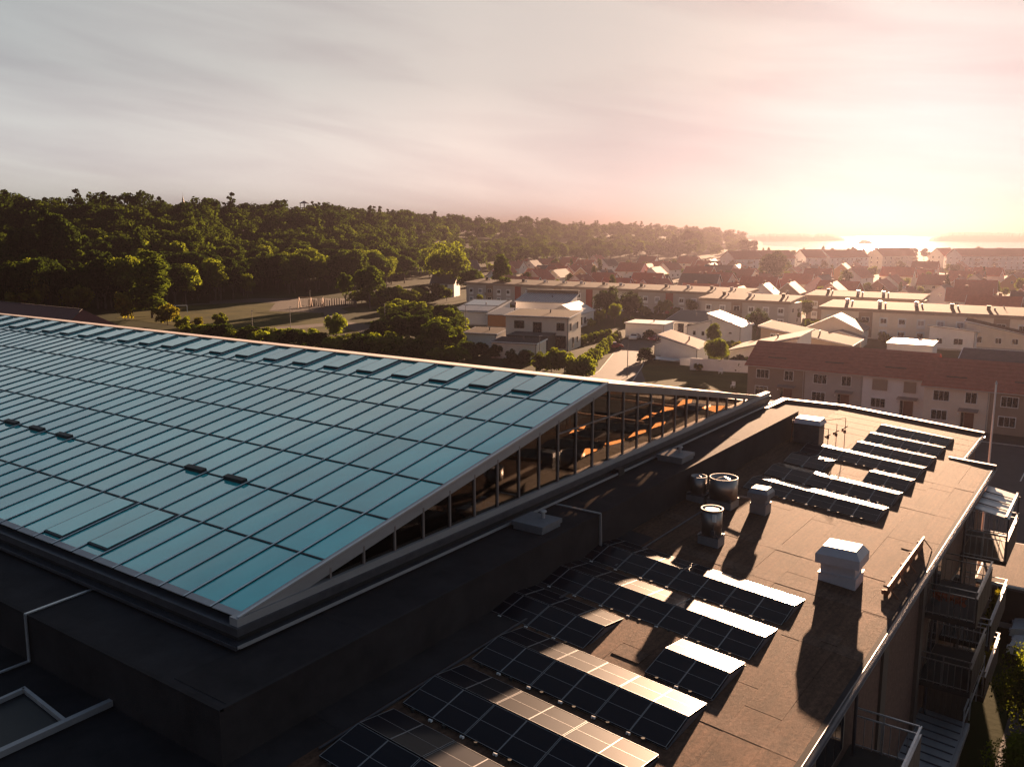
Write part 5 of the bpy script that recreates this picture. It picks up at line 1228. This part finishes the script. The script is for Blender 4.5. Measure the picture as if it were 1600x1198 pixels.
for i in range(6):
    P = at(1385 + 11 * i, 512); tree('poplar', P[0], P[1] , 4.5, 'small dark conical shrub behind the white carport', 'conical shrubs behind the carport', .8)

rq = random.Random(77)
for i in range(34):   # thicket between path and villas
    px = 590 + rq.random() * 125; py = 486 + (px - 590) * .28 + rq.random() * 44
    k = rq.choice(['shrub', 'shrub_d', 'shrub', 'oak_d', 'oak'])
    tpx(k, px, py, 3.2 + rq.random() * 1.8 if 'shrub' in k else 5.5 + rq.random() * 2, 'leafy tree or bush in the thicket left of the villas', 'thicket between the path and the villas', 1.25)
for i in range(34):   # undergrowth along the upper edge of the glass roof
    px = 285 + i * 11.5 + rq.random() * 8; py = 521 + (px - 285) * .085 + rq.random() * 5
    tpx(rq.choice(['shrub', 'shrub', 'shrub_d']), px, py, 2.2 + rq.random() * 1.6, 'green bush in the row along the upper edge of the glass roof', 'bushes along the upper edge of the glass roof', 1.3)
for i in range(16):
    px = 560 + i * 9 + rq.random() * 6; tpx(rq.choice(['shrub', 'oak', 'shrub_d']), px, 466 + rq.random() * 12, 4 + rq.random() * 2, 'bush at the wood edge beside the open lawn, right of the playground', 'bushes at the wood edge right of the playground', 1.3)
for i in range(14):
    tpx(rq.choice(['shrub_d', 'shrub']), 640 + i * 7, 555 + rq.random() * 6 + i * .4, 2.6 + rq.random(), 'green bush in the row along the upper edge of the glass roof', 'bushes along the upper edge of the glass roof', 1.2)
# garden trees among the estate houses
random.seed(12); rr = random.Random(21)
n_t = 0
for jr, Y in enumerate([258, 275, 294, 313, 334, 356, 380, 406, 434, 464, 497, 530]):
    X = -480
    while X < 60:
        X += 18 + rr.random() * 26
        yj = Y + (rr.random() - .5) * 8
        x_, y_ = pxof((X, yj, 0))
        if 745 < x_ < 1640 and y_ > 399 and not (Y < 262 and X > -80):
            k = rr.choice(['oak', 'oak_b', 'oak_b', 'oak_d', 'shrub', 'poplar', 'pine'])
            side = 'left' if x_ < 1020 else ('middle' if x_ < 1300 else 'right')
            tree(k, X, yj, 4.5 + rr.random() * 4.5 if k != 'shrub' else 3.5, f"garden {'shrub' if k == 'shrub' else 'tree'} between small houses, {side} of the estate", f'garden trees in the estate, {side}', .8); n_t += 1
# trees on the shore
for i in range(46):
    px = 1180 + i * 9.4 + rr.random() * 6; x, y = polar(px, 640 + rr.random() * 130)
    tree(rr.choice(['oak', 'oak_d', 'pine']), x, y, 6 + rr.random() * 6, 'hazy shoreline tree against the bright water', 'trees along the shore', .9)
# wooded hill: nearest trees singly
rr = random.Random(33); hill = []
def forest(n, px0, px1, f0, f1):
    o = []
    for i in range(n):
        px = px0 + (px1 - px0) * rr.random(); a = np.interp(px, HX, H0); b = np.interp(px, HX, H1)
        d = a - 12 + (b - a + 50) * (f0 + (f1 - f0) * rr.random()); o.append((px, d))
    return o
near_pts = []
for px in np.arange(-40, 640, 17.0):
    a = np.interp(px, HX, H0)
    if 555 < px: a += 5
    for k in range(5):
        near_pts.append((px + rr.random() * 14, a - 8 + k * 15 + rr.random() * 12))
near_pts += forest(40, -40, 1150, .45, .85)
for px in np.arange(640, 1130, 15.0):
    a = np.interp(px, HX, H0); near_pts.append((px, a + rr.random() * 20))
for px, d in near_pts[:270]:
    x, y = polar(px, d)
    if 405 < px < 560 and d < 345: continue
    k = rr.choice(['oak', 'oak_b', 'oak_d', 'oak_d', 'oak'] if px > 330 else ['oak', 'oak_d', 'oak_d', 'oak_b', 'pine'])
    zone = 'left, above the barn' if px < 200 else ('left, behind the playing field' if px < 420 else ('centre, behind the playground' if px < 640 else 'far right end'))
    nm = {'oak': 'mid green', 'oak_b': 'lit yellow-green', 'oak_d': 'dark', 'pine': 'dark conical'}[k]
    tree(k, x, y, 11 + rr.random() * 6, f"{nm} tree in the wooded hillside, {zone}", f'{nm} trees of the hillside, {zone}', .85 + .3 * rr.random())
# the rest of the wood: one mass
base = {}
for k in ('oak', 'oak_d', 'pine'):
    me = PROTO[(k, 0)][0]; V = np.empty(len(me.vertices) * 3, 'f'); me.vertices.foreach_get('co', V); V = V.reshape(-1, 4, 3)
    base[k] = V
def mass(name, pts, keep, m_, kinds_, hmin=10, hmax=16, grow=1.5):
    out_ = []; r = np.random.RandomState(9)
    for px, d in pts:
        x, y = polar(px, d); z = float(terrain(x, y)); V = base[kinds_[r.randint(len(kinds_))]]
        idx = r.choice(len(V), keep, replace=False); W = V[idx]; c = W.mean(1, keepdims=True); W = c + (W - c) * grow
        s = (hmin + (hmax - hmin) * r.rand()) / 12 * (1.2 if r.rand() < .08 else 1.0); a = r.rand() * 6.28; ca, sa = math.cos(a), math.sin(a)
        W = W * s; X_ = W[..., 0] * ca - W[..., 1] * sa + x; Y_ = W[..., 0] * sa + W[..., 1] * ca + y; out_.append(np.stack([X_, Y_, W[..., 2] + z], -1))
    V = np.concatenate(out_).reshape(-1, 3)
    return props(link(name, quads(name, V, m_)), 'dense dark wood covering the hill up to the skyline', 'wood', None, 'stuff')
P1 = forest(420, -60, 640, .25, 1.0) + forest(420, 640, 1165, -.08, 1.05)
P2 = forest(520, -60, 1165, .55, 1.25)
mass('wood', P1, 700, 'leaf_mid', ['oak', 'oak_d'])
mass('wood', P2, 480, 'leaf_dark', ['pine', 'oak_d', 'oak_d'], 10, 19)
bpy.data.objects['wood']['label'] = 'leafy mid-green wood covering the lower and middle slopes of the hill'
# a few tall ones breaking the skyline at far left
for px, d, h, k in ((30, 300, 23, 'oak_d'), (72, 305, 27, 'pine'), (88, 310, 27, 'oak_d'), (104, 306, 26, 'oak_d'), (215, 330, 20, 'pine'), (1075, 820, 26, 'oak_d'), (1090, 830, 24, 'oak_d'), (1055, 830, 21, 'oak_d'), (1165, 760, 18, 'oak_d'), (1178, 780, 17, 'oak_d')):
    tree(k, *polar(px, d), h, 'tall crown breaking the skyline above the far left wood' if px < 500 else 'tall tree crown on the skyline just left of the bay', 'skyline trees at far left' if px < 500 else 'skyline trees left of the bay', .75)
# church spire and look-out pavilion on the hill
x, y = polar(289, 520); z = float(terrain(x, y)); t = thing('church_tower', 'dark church spire poking above the wood on the skyline', 'church', (x, y, z)); t.scale = (.55, .55, .78)
q = MB(); q.box(-3.2, -3.2, 0, 3.2, 3.2, 16); local('tower', q, 'render_brown', t)
q = MB(); q.cyl(0, 0, 16, 20, 4.2, 2.2, 8); q.cyl(0, 0, 20, 22.5, 1.5, 1.3, 8); q.cyl(0, 0, 22.5, 29, 1.7, .08, 8); q.tube([(0, 0, 29), (0, 0, 31)], .1, 5); local('spire', q, 'black', t)
x, y = polar(477, 600); z = float(terrain(x, y)); t = thing('lookout_tower', 'small look-out pavilion above the tree tops on the skyline', 'tower', (x, y, z))
q = MB()
for a in (-1.8, 1.8):
    for b in (-1.8, 1.8): q.bar((a, b, 0), (a, b, 18), .3)
q.box(-2.4, -2.4, 14.5, 2.4, 2.4, 14.9); local('frame', q, 'wood_grey', t)
q = MB(); q.cyl(0, 0, 17.6, 19.4, 3.6, .1, 8); local('roof', q, 'zinc_dark', t)

# ================================================================== vehicles, lamps, flagpoles, playground
def car(P, rz, paint, label, name='parked_car'):
    t = thing(name, label, 'car', P, rz, None)
    prof = [(-2.2, .35), (-2.25, .75), (-1.5, .95), (-.8, 1.42), (.75, 1.45), (1.45, 1.0), (2.15, .85), (2.25, .4)]
    q = MB(); n = len(prof); v = []
    for (x, z) in prof:
        ins = .22 if z > 1.2 else 0.0; v += [(x, -.88 + ins, z), (x, .88 - ins, z)]
    f = [(2 * i, 2 * ((i + 1) % n), 2 * ((i + 1) % n) + 1, 2 * i + 1) for i in range(n)] + [tuple(2 * i for i in range(n))[::-1], tuple(2 * i + 1 for i in range(n))]
    q.add(v, f); local('body', q, paint, t)
    q = MB()
    for s in (-1, 1): q.add([(-1.25, s * .86, 1.0), (1.25, s * .86, 1.02), (.7, s * .71, 1.38), (-.75, s * .71, 1.36)], [(0, 1, 2, 3)])
    q.add([(1.40, -.72, 1.04), (1.40, .72, 1.04), (.84, .6, 1.42), (.84, -.6, 1.42)], [(0, 1, 2, 3)]); q.add([(-1.46, -.72, 1.0), (-1.46, .72, 1.0), (-.88, .6, 1.40), (-.88, -.6, 1.40)], [(0, 1, 2, 3)]); local('windows', q, 'window_dark', t)
    for x in (-1.35, 1.35):
        for y in (-.8, .8):
            q = MB(); q.tube([(x, y - .12, .32), (x, y + .12, .32)], .32, 14); local('wheel', q, 'rubber', t)
    for y in (-.65, .65):
        q = MB(); q.box(2.14, y - .18, .6, 2.26, y + .18, .75); local('headlight', q, 'vent_white', t)
        q = MB(); q.box(-2.27, y - .18, .68, -2.16, y + .18, .84); local('tail_light', q, 'red_panel', t)
    return t
car(at(992, 531), math.radians(-76), 'car_paint_silver', 'silver car parked nose out before the left garage door')
car(at(1021, 532), math.radians(-76), 'car_paint_red', 'dark red car parked before the right garage door')
car(at(957, 545), math.radians(40), 'car_paint_red', 'small red car at the left side of the driveway')
car((4.0, 72.5, .05), math.radians(2), 'car_paint_black', 'black car at the right edge beyond the notch in the roof')
car((-1.0, 62.5, .05), math.radians(-5), 'car_paint_black', 'dark car parked below the roof notch by the street')
car(at(1443, 552), math.radians(70), 'car_paint_black', 'dark car glinting beside the caravan')
car((-2.0, 57.6, .05), math.radians(180), 'car_paint_white', 'upper white car cut by the right edge below the tan shelter')
car((-1.8, 54.9, .05), math.radians(176), 'car_paint_white', 'lower white car cut by the right edge above the corner tree')
t = thing('caravan', 'white caravan parked beside the carport', 'caravan', at(1421, 549), math.radians(5))
q = MB(); q.prism_y([(-2.4, .5), (2.2, .5), (2.6, 1.2), (2.3, 2.5), (-2.2, 2.6), (-2.5, 1.6)], -1.1, 1.1); local('body', q, 'white_paint', t)
q = MB(); q.box(-1.2, -1.13, 1.4, .4, -1.1, 2.1); local('window', q, 'window_dark', t)
q = MB(); q.tube([(0, -1.0, .35), (0, 1.0, .35)], .35, 12); local('wheel', q, 'rubber', t)
for i, (px, py, a_, c_, lab) in enumerate(((1262, 543, 10, 'silver', 'silver car in the yard left of the striped-roof house'), (1120, 546, 5, 'black', 'dark car before the white villa door'), (1300, 506, 0, 'white', 'white car before the left end of the long brown block'), (1345, 508, 0, 'red', 'red car before the long brown block'),
                                      (1470, 520, 3, 'silver', 'silver car between the carport and the long brown block'), (880, 500, 20, 'black', 'dark car behind the cream villa'), (1058, 502, 0, 'white', 'white car on the lane behind the dark-roofed wing'), (700, 486, 30, 'silver', 'silver car by the trees left of the white low house'))):
    car(at(px, py), math.radians(a_), 'car_paint_' + c_, lab)
# tan parking shelter at the right edge
P = onz(1572, 878, 3.0)
flat('tan-roofed shelter at the right edge beyond the balconies', 'shelter', (P[0] - 1.0, P[1] - 3.5, 0), 0, 9, 7.5, 2.6, 'black', 'felt_patch', .3, .2, name='shelter')
def lamp(P, h, label, group='street lamps'):
    t = thing('street_lamp', label, 'street lamp', P, 0, group)
    q = MB(); q.cyl(0, 0, 0, h, .08, .05, 8); local('pole', q, 'zinc_dark', t)
    q = MB(); q.bar((-.1, 0, h), (.55, 0, h + .12), .12, .09); local('lamp_head', q, 'vent_white', t)
for px, py, h, lab in ((454, 512, 5.2, 'lamp post on the lawn left of the playground'), (602, 520, 7.0, 'lamp post in the bend of the curved path'), (728, 540, 8.5, 'lamp post before the low white garage'), (980, 590, 7.0, 'dark lamp post beside the driveway with a box on its pole'), (843, 578, 6, 'lamp post among the hedge shrubs before the villa'), (395, 522, 5.5, 'thin lamp post at the near edge of the lawn'), (485, 478, 5.0, 'lamp post beside the playground swings')):
    lamp(at(px, py), h, lab)
q = MB(); q.box(-.18, -.18, 2.8, .18, .18, 3.9); single('sign_box', q, 'zinc_dark', 'dark box fixed to the lamp post by the driveway', 'box', at(980, 590))
# flagpole in front of the far parapet
P = onz(1545, 722, 9.0); Pb = (P[0], P[1])
h_ = 9.0
for zz in np.arange(8, 30, .05):
    if pxof((P[0], P[1], zz))[1] < 600: h_ = zz; break
t = thing('flagpole', 'bare white flagpole standing beyond the notch at the right roof edge', 'flagpole', (P[0], P[1], 0))
q = MB(); q.cyl(0, 0, 0, h_, .10, .055, 12); local('pole', q, 'white_paint', t)
q = MB(); q.cyl(0, 0, h_, h_ + .2, .09, .02, 10); q.cyl(0, 0, h_ - .06, h_ + .02, .03, .09, 10); local('knob', q, 'vent_white', t)
P = at(1563, 535)
t = thing('flagpole', 'flagpole with a drooping yellow-edged pennant in front of the long brown block', 'flagpole', P)
q = MB(); q.cyl(0, 0, 0, 8.2, .09, .05, 8); local('pole', q, 'white_paint', t)
q = MB(); q.slab([(0, 0, 8.0), (2.0, .2, 5.0), (1.9, .2, 4.5), (0, 0, 7.6)], .02, up=(0, 1, 0)); local('pennant', q, 'yellow_strap', t)
# street furniture lamps beside the flagpole
for px, py, zz in ((1541, 636, 5.0), (1546, 666, 4.2), (1551, 683, 3.4)):
    P = onz(px, py, zz); q = MB(); q.cyl(0, 0, -zz, 0, .04, n=6); q.bar((-.5, 0, 0), (.5, 0, 0), .12, .08); single('double_lamp', q, 'vent_white', f"double-armed lamp {('upper', 'middle', 'lowest')[(5.0, 4.2, 3.4).index(zz)]} of the three beside the bare flagpole", 'street lamp', P, 'double-armed lamps')
# soccer goal
t = thing('soccer_goal', 'white soccer goal frame on the playing field', 'goal', at(279, 489), math.radians(60))
q = MB(); q.tube([(-2.5, 0, 0), (-2.5, 0, 2.2), (2.5, 0, 2.2), (2.5, 0, 0)], .09, 6); q.tube([(-2.5, 0, 2.2), (-2.5, 1.2, 0), (2.5, 1.2, 0), (2.5, 0, 2.2)], .05, 5); local('frame', q, 'white_paint', t)
# swings and palisade
t = thing('swing_set', 'timber swing frame on the playground', 'swing', at(486, 481), math.radians(25))
q = MB()
for x in (-4, 0, 4): q.bar((x, -1.2, 0), (x, 0, 3.4), .2); q.bar((x, 1.2, 0), (x, 0, 3.4), .2)
q.bar((-4.2, 0, 3.4), (4.2, 0, 3.4), .2); local('frame', q, 'wood', t)
for x in (-2.6, -1.4, 1.4, 2.6):
    q = MB(); q.tube([(x - .25, 0, 3.4), (x - .25, 0, .6)], .03, 4); q.tube([(x + .25, 0, 3.4), (x + .25, 0, .6)], .03, 4); q.box(x - .3, -.15, .5, x + .3, .15, .6); local('swing_seat', q, 'black', t)
t = thing('palisade', 'tall weathered timber palisade around the play area', 'fence', at(520, 480), math.radians(20))
rr2 = random.Random(4)
for i in range(34):
    a = i / 33 * 3.5; x = math.cos(a) * 8; y = math.sin(a) * 5
    q = MB(); hh_ = 1.7 + rr2.random() * 1.0; q.cyl(x, y, 0, hh_, .2, .14, 7); local('palisade_post', q, 'wood_grey', t)
for px, py, r_, lab in ((415, 482, 1.6, 'pale boulder left of the playground'), (428, 484, 1.0, 'small pale boulder beside the larger one')):
    P = at(px, py); rs2 = np.random.RandomState(px); q = MB(); V = []
    for i in range(5):
        for j in range(8): a = j / 8 * 6.28; e = i / 4 * 1.5; V.append((math.cos(a) * math.cos(e) * r_ * (1 + .2 * rs2.rand()), math.sin(a) * math.cos(e) * r_ * (.8 + .2 * rs2.rand()), math.sin(e) * r_ * .7))
    q.add(V, [(i * 8 + j, i * 8 + (j + 1) % 8, (i + 1) * 8 + (j + 1) % 8, (i + 1) * 8 + j) for i in range(4) for j in range(8)]); single('boulder', q, 'concrete', lab, 'boulder', P)
# garden clutter by the white wall
t = thing('parasol_frame', 'pale blue sagging pool cover beside the brown-roofed outbuilding', 'cover', at(1030, 567))
q = MB(); q.slab([(-3.4, -1.2, .9), (3.6, -1.6, .9), (4.0, 1.4, .8), (-3.0, 1.4, 1.1)], .06); local('sheet', q, 'awning_glass', t)
for px, py, lab in ((1126, 584, 'white garden chair on the lawn by the wall'), (1145, 606, 'white garden chair near the terraced house corner')):
    t = thing('garden_chair', lab, 'chair', at(px, py)); q = MB(); q.box(-.3, -.3, .4, .3, .3, .46); q.box(-.3, .25, .46, .3, .3, 1.0); local('seat', q, 'white_paint', t)
    for a in (-.26, .26):
        for b in (-.26, .26):
            q = MB(); q.box(a - .03, b - .03, 0, a + .03, b + .03, .4); local('leg', q, 'white_paint', t)

# hedges, bushes and small trees round the villas and blocks
rg = random.Random(91)
for (px0, px1, py0, py1, n) in ((1040, 1180, 545, 552, 5), (1240, 1350, 520, 530, 7), (1370, 1600, 503, 512, 14), (1180, 1270, 500, 508, 6), (1000, 1090, 488, 497, 8), (880, 1000, 505, 512, 7), (1440, 1600, 515, 524, 9), (1090, 1170, 575, 582, 6), (1240, 1600, 462, 470, 16), (740, 900, 482, 490, 8)):
    for i in range(n):
        px = px0 + (px1 - px0) * (i + rg.random() * .8) / n; py = py0 + (py1 - py0) * rg.random()
        k = rg.choice(['shrub', 'shrub', 'shrub_d', 'shrub_y', 'oak_b'])
        tpx(k, px, py, (1.6 + rg.random() * 1.6) if 'shrub' in k else 4.0 + rg.random() * 2, '', 'garden bushes round the villas and blocks', .9)
# kerbs and markings of the driveway and the street
def kerb(name_, pts, w_=.14, h_=.12, m_='concrete'):
    q = MB()
    for a_, b_ in zip(pts[:-1], pts[1:]): q.bar((a_[0], a_[1], h_ / 2 + .02), (b_[0], b_[1], h_ / 2 + .02), w_, h_)
    props(link(name_, q.mesh(name_, m_)), kind='structure')
kerb('kerb', [at(985, 602), at(1003, 574), at(1014, 548)]); kerb('kerb', [at(905, 602), at(936, 580), at(958, 553)])
kerb('kerb', [(-50, 112.1), (60, 112.1)])
for i in range(14):
    q = MB(); x = -44 + i * 5.2; q.box(x, 96, .062, x + .12, 101, .066); props(link('road_marking', q.mesh('road_marking', 'road_paint')), kind='structure')
for i in range(12):
    q = MB(); y = 62 + i * 3.0; q.box(9.5, y, .062, 9.65, y + 1.6, .066); props(link('road_marking', q.mesh('road_marking', 'road_paint')), kind='structure')
for i, (x, y, a_, c_, lab) in enumerate(((-38, 104, 2, 'silver', 'silver car parked in the street before the terraced houses, left'), (-16, 108, 1, 'white', 'white car parked before the lower stepped terraced row'), (-27, 108.5, 0, 'red', 'red car parked before the white terraced house'))):
    car((x, y, .06), math.radians(a_), 'car_paint_' + c_, lab)
# look-alikes told apart by their place from left to right
from collections import defaultdict
dd = defaultdict(list)
for o in COL.objects:
    if o.parent is None and o.get('label') and o.get('category'): dd[o['label']].append(o)
ORD = ['leftmost', 'second from left', 'third from left', 'fourth from left', 'fifth from left', 'sixth from left', 'seventh from left', 'eighth from left', 'ninth from left', 'tenth from left', 'eleventh from left', 'twelfth from left', 'thirteenth from left', 'fourteenth from left']
for lab, os_ in dd.items():
    if len(os_) < 2: continue
    os_.sort(key=lambda o: pxof(o.location)[0])
    for i, o in enumerate(os_):
        w = {2: ['left one', 'right one'], 3: ['left one', 'middle one', 'right one']}.get(len(os_)) or ORD
        if i < len(w): o['label'] = lab + ', ' + (w[i] if len(os_) < 4 or i < len(os_) - 1 else 'rightmost')

# ================================================================== evening haze
HAZE = True
if HAZE:
    q = MB(); q.box(-16000, -3000, -10, 12000, 16000, 78)
    m = bpy.data.materials.new('haze'); m.use_nodes = True; t_ = m.node_tree; t_.nodes.clear()
    v_ = t_.nodes.new('ShaderNodeVolumePrincipled'); v_.inputs['Color'].default_value = (.042, .037, .043, 1); v_.inputs['Density'].default_value = 0.0005; v_.inputs['Anisotropy'].default_value = .75
    o_ = t_.nodes.new('ShaderNodeOutputMaterial'); t_.links.new(v_.outputs[0], o_.inputs['Volume']); MATS['haze'] = m
    me = q.mesh('haze', 'haze'); props(link('haze', me), 'thin warm evening haze over the whole town', None, None, 'stuff')
